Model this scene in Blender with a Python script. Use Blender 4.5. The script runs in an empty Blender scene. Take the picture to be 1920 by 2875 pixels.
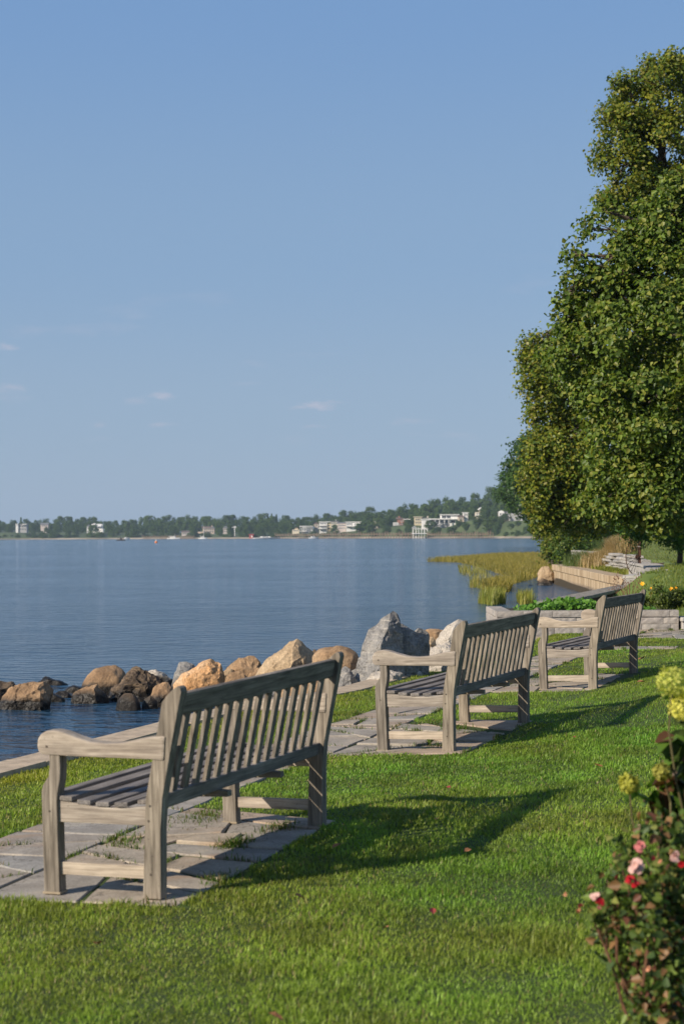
import bpy, bmesh, math, random
import numpy as np
from mathutils import Vector, Matrix, noise

R = math.radians
random.seed(7); rng = np.random.default_rng(7)
scene = bpy.context.scene
col = scene.collection

# ------------------------------------------------------------------ camera
F, Y0, ROLL, CZ = 5000.0, 1504.0, R(0.3), 1.553
cam_d = bpy.data.cameras.new('camera'); cam = bpy.data.objects.new('camera', cam_d); col.objects.link(cam)
cam_d.sensor_fit = 'VERTICAL'; cam_d.sensor_height = 36.0; cam_d.lens = 36.0 * F / 2875.0
cam_d.shift_y = (Y0 - 1437.5) / 2875.0
cam_d.clip_start = 0.1; cam_d.clip_end = 20000
cam_d.dof.use_dof = True; cam_d.dof.focus_distance = 18.0; cam_d.dof.aperture_fstop = 5.0
cam.matrix_world = Matrix.Translation((0, 0, CZ)) @ Matrix.Rotation(R(90), 4, 'X') @ Matrix.Rotation(-ROLL, 4, 'Z')
scene.camera = cam

# ------------------------------------------------------------------ sky, sun, exposure
SUN_AZ = math.atan2(-1.52, -1.05); SUN_EL = R(27.4)
world = bpy.data.worlds.new('World'); scene.world = world; world.use_nodes = True
wn, wl = world.node_tree.nodes, world.node_tree.links
bg = wn['Background']; bg.inputs['Strength'].default_value = 0.085
sky = wn.new('ShaderNodeTexSky'); sky.sky_type = 'NISHITA'; sky.sun_disc = False
sky.sun_elevation = SUN_EL; sky.sun_rotation = SUN_AZ
sky.air_density = 1.0; sky.dust_density = 0.6; sky.ozone_density = 1.6; sky.altitude = 0
# faint wisps of low cloud, all the way round the horizon
tc = wn.new('ShaderNodeTexCoord'); sep = wn.new('ShaderNodeSeparateXYZ'); wl.new(tc.outputs['Generated'], sep.inputs[0])
mp = wn.new('ShaderNodeMapping'); mp.inputs['Scale'].default_value = (9, 9, 46); mp.inputs['Location'].default_value = (3.1, 1.7, .4)
wl.new(tc.outputs['Generated'], mp.inputs[0])
cn = wn.new('ShaderNodeTexNoise'); cn.inputs['Scale'].default_value = 1.15; cn.inputs['Detail'].default_value = 7; cn.inputs['Roughness'].default_value = .58
wl.new(mp.outputs[0], cn.inputs[0])
cr = wn.new('ShaderNodeMapRange'); cr.inputs[1].default_value = .60; cr.inputs[2].default_value = .80; cr.inputs[3].default_value = 0; cr.inputs[4].default_value = .30
wl.new(cn.outputs[0], cr.inputs[0])
band = wn.new('ShaderNodeValToRGB'); e = band.color_ramp.elements
e[0].position = .035; e[0].color = (0, 0, 0, 1); e[1].position = .16; e[1].color = (0, 0, 0, 1)
for p_, v_ in ((.055, 1), (.105, 1)):
    q_ = band.color_ramp.elements.new(p_); q_.color = (v_, v_, v_, 1)
wl.new(sep.outputs['Z'], band.inputs[0])
mul = wn.new('ShaderNodeMath'); mul.operation = 'MULTIPLY'; wl.new(cr.outputs[0], mul.inputs[0]); wl.new(band.outputs[0], mul.inputs[1])
# a few small fair-weather puffs over the bay: soft flat ellipses of direction, frayed by noise
fm = wn.new('ShaderNodeMapping'); fm.inputs['Scale'].default_value = (70, 70, 210); wl.new(tc.outputs['Generated'], fm.inputs[0])
fn_ = wn.new('ShaderNodeTexNoise'); fn_.inputs['Scale'].default_value = 1.6; fn_.inputs['Detail'].default_value = 6; fn_.inputs['Roughness'].default_value = .6; wl.new(fm.outputs[0], fn_.inputs[0])
last = mul.outputs[0]
for cpx, cpy, sx, sy, amp in ((895, 1138, 78, 15, .62), (850, 1142, 34, 11, .4), (462, 1110, 40, 17, .42), (380, 1122, 60, 12, .22), (20, 968, 46, 14, .40), (28, 1082, 52, 14, .34), (278, 1190, 30, 8, .3), (450, 1190, 44, 9, .3), (1150, 1182, 60, 12, .26), (870, 1196, 50, 8, .22), (690, 1075, 40, 8, .14)):
    dx_, dz_ = (cpx-960)/5000, (1504-cpy)/5000; ln = math.sqrt(1+dx_*dx_+dz_*dz_)
    sb = wn.new('ShaderNodeVectorMath'); sb.operation = 'SUBTRACT'; sb.inputs[1].default_value = (dx_/ln, 1/ln, dz_/ln); wl.new(tc.outputs['Generated'], sb.inputs[0])
    ml = wn.new('ShaderNodeVectorMath'); ml.operation = 'MULTIPLY'; ml.inputs[1].default_value = (5000/sx, 10, 5000/sy); wl.new(sb.outputs[0], ml.inputs[0])
    le = wn.new('ShaderNodeVectorMath'); le.operation = 'LENGTH'; wl.new(ml.outputs[0], le.inputs[0])
    ma = wn.new('ShaderNodeMath'); ma.operation = 'MULTIPLY_ADD'; ma.inputs[1].default_value = 2.6; wl.new(fn_.outputs[0], ma.inputs[0]); wl.new(le.outputs['Value'], ma.inputs[2])
    mr_ = wn.new('ShaderNodeMapRange'); mr_.inputs[1].default_value = 1.25; mr_.inputs[2].default_value = 2.25; mr_.inputs[3].default_value = amp; mr_.inputs[4].default_value = 0; wl.new(ma.outputs[0], mr_.inputs[0])
    mx_ = wn.new('ShaderNodeMath'); mx_.operation = 'MAXIMUM'; wl.new(last, mx_.inputs[0]); wl.new(mr_.outputs[0], mx_.inputs[1]); last = mx_.outputs[0]
cmix = wn.new('ShaderNodeMix'); cmix.data_type = 'RGBA'; wl.new(last, cmix.inputs['Factor'])
hz = wn.new('ShaderNodeValToRGB'); hz.color_ramp.interpolation = 'EASE'       # humid summer air paling towards the horizon
he = hz.color_ramp.elements; he[0].position = 0; he[0].color = (3.15, 4.25, 5.95, 1); he[1].position = 1; he[1].color = (.75, 1.35, 2.9, 1)
for p_, c_ in ((.07, (2.95, 4.15, 5.9)), (.16, (2.5, 3.9, 6.0)), (.30, (1.92, 3.45, 6.15))):
    q_ = he.new(p_); q_.color = (*c_, 1)
wl.new(sep.outputs['Z'], hz.inputs[0])
smix = wn.new('ShaderNodeMix'); smix.data_type = 'RGBA'; smix.inputs['Factor'].default_value = .86
wl.new(sky.outputs[0], smix.inputs['A']); wl.new(hz.outputs[0], smix.inputs['B'])
wl.new(smix.outputs['Result'], cmix.inputs['A']); cmix.inputs['B'].default_value = (5.9, 5.6, 6.5, 1)
wl.new(cmix.outputs['Result'], bg.inputs['Color'])

sun_d = bpy.data.lights.new('sun', 'SUN'); sun_d.energy = 5.0; sun_d.angle = R(.53); sun_d.color = (1, .89, .74)
sun = bpy.data.objects.new('sun', sun_d); col.objects.link(sun)
sv = Vector((math.sin(SUN_AZ) * math.cos(SUN_EL), math.cos(SUN_AZ) * math.cos(SUN_EL), math.sin(SUN_EL)))
sun.rotation_euler = sv.to_track_quat('Z', 'Y').to_euler(); sun.location = sv * 50

vs = scene.view_settings
vs.view_transform = 'Standard'; vs.look = 'None'; vs.exposure = 0.23; vs.gamma = 1.0; vs.use_curve_mapping = False
scene.cycles.use_denoising = True
scene.cycles.max_bounces = 6; scene.cycles.transparent_max_bounces = 6
scene.cycles.volume_bounces = 0
scene.cycles.sample_clamp_indirect = 4.0

# ------------------------------------------------------------------ pixel -> place helpers
def ray(px, py):
    dx, dy = px - 960, py - Y0
    c, s = math.cos(ROLL), math.sin(ROLL)
    return Vector(((c * dx - s * dy) / F, 1, -(s * dx + c * dy) / F))
def at(px, py, z=None, Y=None):
    r = ray(px, py)
    if Y is None: Y = (z - CZ) / r.z
    return Vector((0, 0, CZ)) + r * Y
# frame that runs along the row of benches: s away from the camera, w towards the water
O2 = (-.782, 7.617); S2 = (.305, .952); N2 = (-.952, .305)
def sw(x, y):
    dx, dy = x - O2[0], y - O2[1]
    return dx * S2[0] + dy * S2[1], dx * N2[0] + dy * N2[1]
def xy(s, w): return O2[0] + s * S2[0] + w * N2[0], O2[1] + s * S2[1] + w * N2[1]
def wall_w(s):                       # outer edge of the seawall cap
    t = min(1, max(0, (s - 7.5) / 3.0)); t = t * t * (3 - 2 * t)
    return 2.97 - .42 * t
def zs(s):                           # the ground along the row of benches
    P = [(-20, -.12), (-1, -.01), (0, 0), (1.9, .034), (5.1, .038), (7, .056), (10.2, .048), (12.1, .05), (20, .075), (40, .1)]
    for (a, b), (c, d) in zip(P, P[1:]):
        if s <= c: return b + (d - b) * (max(s, a) - a) / (c - a)
    return .1
def zpatio(s, w): return zs(s) - .021 - .025 * w
def zlawn(s, w):
    if w > -.12: return zs(s) - .012 - .025 * w
    return zs(s) - .005 + kslope(s) * (min(-w, 3.5) - .12)
def kslope(s):                       # the lawn behind the benches tilts up more and more along the row
    P = [(-20, 0), (.8, 0), (3, .05), (6.3, .10), (8, .16), (12, .17), (20, .09), (40, .08)]
    for (a, b), (c, d) in zip(P, P[1:]):
        if s <= c: return b + (d - b) * (max(s, a) - a) / (c - a)
    return .08
WATER = -.70
def shore_x(Y):
    P = [(27, 2.4), (29.5, 3.2), (34, 4.3), (46, 7.6), (55, 8.8), (58, 9.1), (67, 9.5), (81, 9.9), (90, 11.2), (130, 15), (210, 24), (330, 37), (500, 60)]
    for (a, b), (c, d) in zip(P, P[1:]):
        if Y <= c: return b + (d - b) * (max(Y, a) - a) / (c - a)
    return P[-1][1]
def sm(a, b, x):
    t = min(1, max(0, (x - a) / (b - a))); return t * t * (3 - 2 * t)
XP = [(28, 5.25), (36, 5.9), (41, 6.5), (42.4, 7.05), (44.5, 7.75), (47.5, 8.5), (51, 9.1), (54, 9.45), (57.5, 9.62), (58.5, 9.62)]
def step_x(Y):                       # where the ground steps up from the waterside to the lawn
    for (a, b), (c, d) in zip(XP, XP[1:]):
        if Y <= c: return b + (d - b) * (max(Y, a) - a) / (c - a)
    return XP[-1][1]
def zhill(X, Y):
    base = .33 + .021 * (min(Y, 44) - 28)
    d = X - shore_x(Y); low = .11
    if Y > 57:
        up = base + .28 * max(0, d - 1.6) ** 1.05; z = low + (up - low) * sm(1.25, 1.5, d)
    else:
        e_ = X - step_x(Y)
        z = low + (base - low) * (sm(-.1, .9, e_) if Y < 41.5 else sm(-.06, .12, e_)) + .26 * max(0, e_ - 1.2) * sm(44, 56, Y)
    return min(z, 7 + .02 * d)

# ------------------------------------------------------------------ mesh helpers
def tag(o, label=None, cat=None, group=None, kind=None):
    if label: o['label'] = label
    if cat: o['category'] = cat
    if group: o['group'] = group
    if kind: o['kind'] = kind
    return o
def empty(name, loc=(0, 0, 0), label=None, cat=None, group=None, rz=0, kind=None):
    o = bpy.data.objects.new(name, None); col.objects.link(o); o.location = loc; o.rotation_euler = (0, 0, rz)
    o.empty_display_size = .1
    return tag(o, label, cat, group, kind)
def link(name, me, parent=None, loc=None):
    o = bpy.data.objects.new(name, me); col.objects.link(o)
    if parent is not None: o.parent = parent
    if loc is not None: o.location = loc
    return o
def copy_tree(o, parent=None):
    c = o.copy(); col.objects.link(c); c.parent = parent
    for ch in list(o.children): copy_tree(ch, c)
    return c

class MB:
    def __init__(s): s.v = []; s.f = []; s.g = None
    def add(s, vs_, fs_):
        n = len(s.v); s.v += [tuple(p) for p in vs_]; s.f += [tuple(i + n for i in f) for f in fs_]
        return s
    def box(s, x0, x1, y0, y1, z0, z1):
        return s.add([(x0,y0,z0),(x1,y0,z0),(x1,y1,z0),(x0,y1,z0),(x0,y0,z1),(x1,y0,z1),(x1,y1,z1),(x0,y1,z1)],
                     [(0,3,2,1),(4,5,6,7),(0,1,5,4),(1,2,6,5),(2,3,7,6),(3,0,4,7)])
    def prism(s, poly, axis, a, b):   # poly is a 2-D outline, swept along axis from a to b
        def mk(p, t):
            return {'x': (t, p[0], p[1]), 'y': (p[0], t, p[1]), 'z': (p[0], p[1], t)}[axis]
        n = len(poly)
        vs_ = [mk(p, a) for p in poly] + [mk(p, b) for p in poly]
        fs_ = [tuple(range(n)), tuple(range(2*n-1, n-1, -1))] + [(i, i+n, (i+1) % n + n, (i+1) % n) for i in range(n)]
        return s.add(vs_, fs_)
    def tube(s, pts, radii, n=6, cap=True):
        pts = [Vector(p) for p in pts]
        if not hasattr(radii, '__len__'): radii = [radii] * len(pts)
        base = len(s.v)
        for i, p in enumerate(pts):
            d = (pts[min(i+1, len(pts)-1)] - pts[max(i-1, 0)])
            d = d.normalized() if d.length > 1e-9 else Vector((0, 0, 1))
            a = d.cross(Vector((0, 0, 1)) if abs(d.z) < .9 else Vector((1, 0, 0))).normalized(); b = d.cross(a)
            for k in range(n):
                t = 2 * math.pi * k / n
                s.v.append(tuple(p + (a * math.cos(t) + b * math.sin(t)) * radii[i]))
        for i in range(len(pts) - 1):
            for k in range(n):
                k2 = (k + 1) % n
                s.f.append((base+i*n+k, base+i*n+k2, base+(i+1)*n+k2, base+(i+1)*n+k))
        if cap:
            s.f.append(tuple(base + k for k in range(n-1, -1, -1)))
            s.f.append(tuple(base + (len(pts)-1)*n + k for k in range(n)))
        return s
    def mesh(s, name, mat, bevel=0, seg=1, smooth=False, grain=None):
        me = bpy.data.meshes.new(name); me.from_pydata(s.v, [], s.f)
        bm = bmesh.new(); bm.from_mesh(me)
        bmesh.ops.recalc_face_normals(bm, faces=bm.faces)
        if bevel:
            es = [e_ for e_ in bm.edges if e_.is_manifold and e_.calc_face_angle(0) > .5]
            bmesh.ops.bevel(bm, geom=es, offset=bevel, segments=seg, affect='EDGES', profile=.6, clamp_overlap=True)
        bm.to_mesh(me); bm.free()
        if smooth: me.polygons.foreach_set('use_smooth', [True] * len(me.polygons))
        if grain: set_grain(me, grain)
        for m in (mat if isinstance(mat, (list, tuple)) else [mat]): me.materials.append(m)
        return me
    def build(s, name, mat, parent=None, loc=None, **k):
        return link(name, s.mesh(name, mat, **k), parent, loc)
def set_grain(me, axis):
    n = len(me.vertices); co = np.empty(n * 3); me.vertices.foreach_get('co', co); co = co.reshape(n, 3)
    ax = 'xyz'.index(axis); g = co[:, [ax, (ax + 1) % 3, (ax + 2) % 3]] + rng.uniform(-9, 9, 3)
    a = me.attributes.new('g', 'FLOAT_VECTOR', 'POINT'); a.data.foreach_set('vector', g.astype(np.float32).ravel())

def np_mesh(name, V, sizes, loops, mat, colors=None, smooth=False):
    me = bpy.data.meshes.new(name)
    V = np.asarray(V, np.float32); loops = np.asarray(loops, np.int32); sizes = np.asarray(sizes, np.int32)
    me.vertices.add(len(V)); me.vertices.foreach_set('co', V.ravel())
    me.loops.add(len(loops)); me.loops.foreach_set('vertex_index', loops)
    me.polygons.add(len(sizes))
    st = np.zeros(len(sizes), np.int32); st[1:] = np.cumsum(sizes)[:-1]
    me.polygons.foreach_set('loop_start', st); me.polygons.foreach_set('loop_total', sizes)
    if smooth: me.polygons.foreach_set('use_smooth', np.ones(len(sizes), bool))
    me.update(calc_edges=True)
    if colors is not None:
        c = np.ones((len(V), 4), np.float32); c[:, :3] = colors
        a = me.color_attributes.new('col', 'FLOAT_COLOR', 'POINT'); a.data.foreach_set('color', c.ravel())
    me.materials.append(mat)
    return me

# ------------------------------------------------------------------ materials
def new_mat(name):
    m = bpy.data.materials.new(name); m.use_nodes = True
    nt = m.node_tree; b = nt.nodes['Principled BSDF']
    return m, nt.nodes, nt.links, b
def ramp(nodes, stops):
    r = nodes.new('ShaderNodeValToRGB'); els = r.color_ramp.elements
    els[0].position, els[0].color = stops[0][0], (*stops[0][1], 1)
    els[1].position, els[1].color = stops[-1][0], (*stops[-1][1], 1)
    for p, c in stops[1:-1]:
        q = els.new(p); q.color = (*c, 1)
    return r
def tex_noise(nodes, links, scale, detail=4, rough=.55, vec=None, dist=0):
    n = nodes.new('ShaderNodeTexNoise'); n.inputs['Scale'].default_value = scale
    n.inputs['Detail'].default_value = detail; n.inputs['Roughness'].default_value = rough; n.inputs['Distortion'].default_value = dist
    if vec is not None: links.new(vec, n.inputs['Vector'])
    return n
def mixc(nodes, links, fac, a, b, mode='MIX'):
    m = nodes.new('ShaderNodeMix'); m.data_type = 'RGBA'; m.blend_type = mode
    for key, val in (('Factor', fac), ('A', a), ('B', b)):
        if isinstance(val, (int, float)): m.inputs[key].default_value = val
        elif isinstance(val, tuple): m.inputs[key].default_value = (*val[:3], 1)
        else: links.new(val, m.inputs[key])
    return m.outputs['Result']
def bump(nodes, links, b, height, strength=.4, dist=.01):
    n = nodes.new('ShaderNodeBump'); n.inputs['Strength'].default_value = strength; n.inputs['Distance'].default_value = dist
    links.new(height, n.inputs['Height']); links.new(n.outputs[0], b.inputs['Normal'])
def coord(nodes, which='Object'):
    return nodes.new('ShaderNodeTexCoord').outputs[which]

def wood_mat(name, dark, mid, light, rough=.8):
    m, n, l, b = new_mat(name)
    at_ = n.new('ShaderNodeAttribute'); at_.attribute_name = 'g'
    mp_ = n.new('ShaderNodeMapping'); mp_.inputs['Scale'].default_value = (2.8, 60, 60); l.new(at_.outputs['Vector'], mp_.inputs[0])
    g1 = tex_noise(n, l, 1.0, 6, .65, mp_.outputs[0], .6)
    mp2 = n.new('ShaderNodeMapping'); mp2.inputs['Scale'].default_value = (4, 11, 11); l.new(at_.outputs['Vector'], mp2.inputs[0])
    g2 = tex_noise(n, l, 1.0, 4, .6, mp2.outputs[0])
    r1 = ramp(n, [(.28, dark), (.52, mid), (.75, light)]); l.new(g1.outputs[0], r1.inputs[0])
    r2 = ramp(n, [(.3, (.62, .60, .58)), (.68, (1.12, 1.09, 1.04))]); l.new(g2.outputs[0], r2.inputs[0])
    c = mixc(n, l, 1.0, r1.outputs[0], r2.outputs[0], 'MULTIPLY')
    oi = n.new('ShaderNodeObjectInfo')
    r3 = ramp(n, [(0, (.86, .86, .88)), (1, (1.1, 1.06, 1.0))]); l.new(oi.outputs['Random'], r3.inputs[0])
    c = mixc(n, l, 1.0, c, r3.outputs[0], 'MULTIPLY')
    # small dark knots and lichen specks
    v = n.new('ShaderNodeTexVoronoi'); v.inputs['Scale'].default_value = 16; l.new(at_.outputs['Vector'], v.inputs['Vector'])
    kr = n.new('ShaderNodeMapRange'); kr.inputs[1].default_value = .0; kr.inputs[2].default_value = .10; kr.inputs[3].default_value = .55; kr.inputs[4].default_value = 0
    l.new(v.outputs['Distance'], kr.inputs[0])
    c = mixc(n, l, kr.outputs[0], c, tuple(x * .5 for x in dark))
    l.new(c, b.inputs['Base Color']); b.inputs['Roughness'].default_value = rough
    b.inputs['Specular IOR Level'].default_value = .25
    bump(n, l, b, g1.outputs[0], .55, .004)
    return m
M = {}
M['teak'] = wood_mat('weathered_teak', (.085, .072, .058), (.25, .222, .186), (.43, .39, .335))
M['teak_pale'] = wood_mat('sun_bleached_teak', (.19, .16, .135), (.41, .36, .305), (.58, .53, .465))
M['teak_grey'] = wood_mat('silver_grey_teak', (.09, .084, .084), (.23, .216, .212), (.38, .36, .35))
M['old_plank'] = wood_mat('grey_planking', (.16, .15, .14), (.30, .29, .27), (.42, .40, .38))
M['pile'] = wood_mat('pier_timber', (.05, .04, .035), (.11, .095, .08), (.2, .18, .155))

def foliage_mat(name, trans=.35, rough=.5, spec=.3, gain=1.0, hue=None):
    m, n, l, b = new_mat(name)
    a = n.new('ShaderNodeAttribute'); a.attribute_name = 'col'
    oi = n.new('ShaderNodeObjectInfo')
    r3 = ramp(n, [(0, (.80, .84, .80)), (.5, (1, 1, 1)), (1, (1.22, 1.16, .95))]); l.new(oi.outputs['Random'], r3.inputs[0])
    c = mixc(n, l, 1.0, a.outputs['Color'], r3.outputs[0], 'MULTIPLY')
    l.new(c, b.inputs['Base Color']); b.inputs['Roughness'].default_value = rough; b.inputs['Specular IOR Level'].default_value = spec
    t = n.new('ShaderNodeBsdfTranslucent')
    tcx = mixc(n, l, 1.0, c, (1.25, 1.35, .55), 'MULTIPLY'); l.new(tcx, t.inputs['Color'])
    mx = n.new('ShaderNodeMixShader'); mx.inputs[0].default_value = trans
    out = n['Material Output']; l.new(b.outputs[0], mx.inputs[1]); l.new(t.outputs[0], mx.inputs[2]); l.new(mx.outputs[0], out.inputs['Surface'])
    return m
M['grass'] = foliage_mat('grass_blades', .38, .45, .30)
M['leaf'] = foliage_mat('tree_leaves', .34, .45, .3)
M['far_leaf'] = foliage_mat('far_foliage', .15, .7, .15)
M['petal'] = foliage_mat('petals', .35, .6, .2)

def plain(name, c1, c2=None, scale=8, rough=.8, spec=.3, metallic=0, bmp=0, bdist=.01, detail=5):
    m, n, l, b = new_mat(name)
    b.inputs['Roughness'].default_value = rough; b.inputs['Specular IOR Level'].default_value = spec; b.inputs['Metallic'].default_value = metallic
    if c2 is None: c2 = tuple(x * .75 for x in c1)
    nn = tex_noise(n, l, scale, detail, .6, coord(n))
    r = ramp(n, [(.3, c2), (.7, c1)]); l.new(nn.outputs[0], r.inputs[0]); l.new(r.outputs[0], b.inputs['Base Color'])
    if bmp: bump(n, l, b, nn.outputs[0], bmp, bdist)
    return m
M['bark'] = plain('bark', (.12, .09, .065), (.05, .037, .028), 14, .9, bmp=.8)
M['stem'] = plain('stem', (.16, .14, .06), (.09, .07, .03), 20)
M['dry_stem'] = plain('dry_stem', (.22, .11, .06), (.10, .045, .03), 30)
M['soil'] = plain('soil', (.065, .05, .03), (.03, .024, .014), 9, .95, bmp=.8)
M['turf'] = plain('turf_soil', (.060, .095, .020), (.035, .05, .014), 5, .95)
M['hill_turf'] = plain('hill_turf', (.17, .22, .05), (.10, .15, .03), 1.3, .95, bmp=.4, bdist=.05)
M['rust'] = plain('rusty_iron', (.13, .06, .035), (.055, .028, .02), 18, .85, bmp=.4)
M['galv'] = plain('galvanised_wire', (.20, .20, .17), (.12, .12, .10), 18, .5, metallic=.3)
M['white_band'] = plain('pale_tie', (.6, .56, .5))
M['foot'] = plain('foot_pad', (.36, .29, .2))
M['yellow_petal'] = plain('yellow_petal', (.90, .50, .03), (.85, .38, .02), 20, .6)

def stone_mat(name, cols, rough=.85, scale=5, bmp=.5, bdist=.006):
    """flagstone / block: hue picked per object, mottled by noise"""
    m, n, l, b = new_mat(name)
    oi = n.new('ShaderNodeObjectInfo')
    r = ramp(n, [(i / max(1, len(cols) - 1), c) for i, c in enumerate(cols)]); l.new(oi.outputs['Random'], r.inputs[0])
    tcn = n.new('ShaderNodeTexCoord')
    ad = n.new('ShaderNodeVectorMath'); ad.operation = 'ADD'; l.new(tcn.outputs['Object'], ad.inputs[0])
    cmb = n.new('ShaderNodeCombineXYZ'); mm = n.new('ShaderNodeMath'); mm.operation = 'MULTIPLY'; mm.inputs[1].default_value = 37
    l.new(oi.outputs['Random'], mm.inputs[0]); l.new(mm.outputs[0], cmb.inputs[0]); l.new(mm.outputs[0], cmb.inputs[1]); l.new(cmb.outputs[0], ad.inputs[1])
    n1 = tex_noise(n, l, scale, 7, .62, ad.outputs[0], .3); n2 = tex_noise(n, l, scale * 18, 3, .6, ad.outputs[0])
    r1 = ramp(n, [(.3, (.66, .64, .62)), (.55, (1, 1, 1)), (.72, (1.22, 1.18, 1.1))]); l.new(n1.outputs[0], r1.inputs[0])
    c = mixc(n, l, 1, r.outputs[0], r1.outputs[0], 'MULTIPLY')
    r2 = ramp(n, [(.3, (.78, .78, .78)), (.7, (1.15, 1.15, 1.15))]); l.new(n2.outputs[0], r2.inputs[0])
    c = mixc(n, l, 1, c, r2.outputs[0], 'MULTIPLY')
    if name == 'bluestone_flag':
        n3 = tex_noise(n, l, 1.7, 4, .6, ad.outputs[0], .4); r3 = ramp(n, [(.54, (0, 0, 0)), (.70, (.75, .75, .75))]); l.new(n3.outputs[0], r3.inputs[0])
        c = mixc(n, l, r3.outputs[0], c, (.36, .235, .145))
        dn = tex_noise(n, l, 3, 5, .7, ad.outputs[0]); dm = n.new('ShaderNodeVectorMath'); dm.operation = 'MULTIPLY_ADD'; dm.inputs[1].default_value = (.5, .5, .5)
        l.new(dn.outputs['Color'], dm.inputs[0]); l.new(ad.outputs[0], dm.inputs[2])
        vo = n.new('ShaderNodeTexVoronoi'); vo.feature = 'DISTANCE_TO_EDGE'; vo.inputs['Scale'].default_value = 1.5; l.new(dm.outputs[0], vo.inputs['Vector'])
        vr = n.new('ShaderNodeMapRange'); vr.inputs[1].default_value = .0; vr.inputs[2].default_value = .010; vr.inputs[3].default_value = .8; vr.inputs[4].default_value = 0; l.new(vo.outputs['Distance'], vr.inputs[0])
        c = mixc(n, l, vr.outputs[0], c, (.07, .06, .045))
    l.new(c, b.inputs['Base Color']); b.inputs['Roughness'].default_value = rough; b.inputs['Specular IOR Level'].default_value = .25
    s = n.new('ShaderNodeMath'); s.operation = 'ADD'; l.new(n1.outputs[0], s.inputs[0]); l.new(n2.outputs[0], s.inputs[1])
    bump(n, l, b, s.outputs[0], bmp, bdist)
    return m
M['flag'] = stone_mat('bluestone_flag', [(.33, .305, .27), (.41, .345, .27), (.30, .29, .27), (.43, .355, .27), (.36, .32, .27), (.43, .32, .23)], scale=4)
M['block'] = stone_mat('split_face_block', [(.36, .325, .29), (.42, .38, .345), (.38, .35, .315), (.45, .405, .36)], scale=9, bmp=.5, bdist=.006)
M['ledge'] = stone_mat('stacked_ledge_stone', [(.36, .34, .32), (.44, .41, .37), (.31, .30, .29), (.46, .42, .36)], scale=3, bmp=.5, bdist=.012)
M['paver'] = stone_mat('grey_paver', [(.40, .38, .35), (.46, .43, .40), (.36, .34, .32)], scale=6, bmp=.4)
M['cap_concrete'] = stone_mat('pebbly_concrete', [(.56, .44, .31), (.53, .42, .30), (.58, .46, .33)], scale=7, bmp=.9, bdist=.006)

def seawall_mat():
    m, n, l, b = new_mat('stained_seawall')
    p = n.new('ShaderNodeNewGeometry').outputs['Position']
    mp_ = n.new('ShaderNodeMapping'); mp_.inputs['Scale'].default_value = (2.2, 2.2, .25); l.new(p, mp_.inputs[0])
    st = tex_noise(n, l, 1.2, 5, .6, mp_.outputs[0]); fine = tex_noise(n, l, 9, 5, .6, p)
    r = ramp(n, [(.32, (.22, .15, .085)), (.5, (.42, .31, .19)), (.68, (.52, .42, .28))]); l.new(st.outputs[0], r.inputs[0])
    # dark weed line left by the tide
    sp = n.new('ShaderNodeSeparateXYZ'); l.new(p, sp.inputs[0])
    ad = n.new('ShaderNodeMath'); ad.operation = 'MULTIPLY_ADD'; ad.inputs[1].default_value = .35; l.new(fine.outputs[0], ad.inputs[0]); l.new(sp.outputs['Z'], ad.inputs[2])
    mr = n.new('ShaderNodeMapRange'); mr.inputs[1].default_value = -.34; mr.inputs[2].default_value = -.20; mr.inputs[3].default_value = 1; mr.inputs[4].default_value = 0; l.new(ad.outputs[0], mr.inputs[0])
    c = mixc(n, l, mr.outputs[0], r.outputs[0], (.09, .07, .055))
    l.new(c, b.inputs['Base Color']); b.inputs['Roughness'].default_value = .9
    bump(n, l, b, fine.outputs[0], .5, .02)
    return m
M['seawall'] = seawall_mat()

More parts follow.
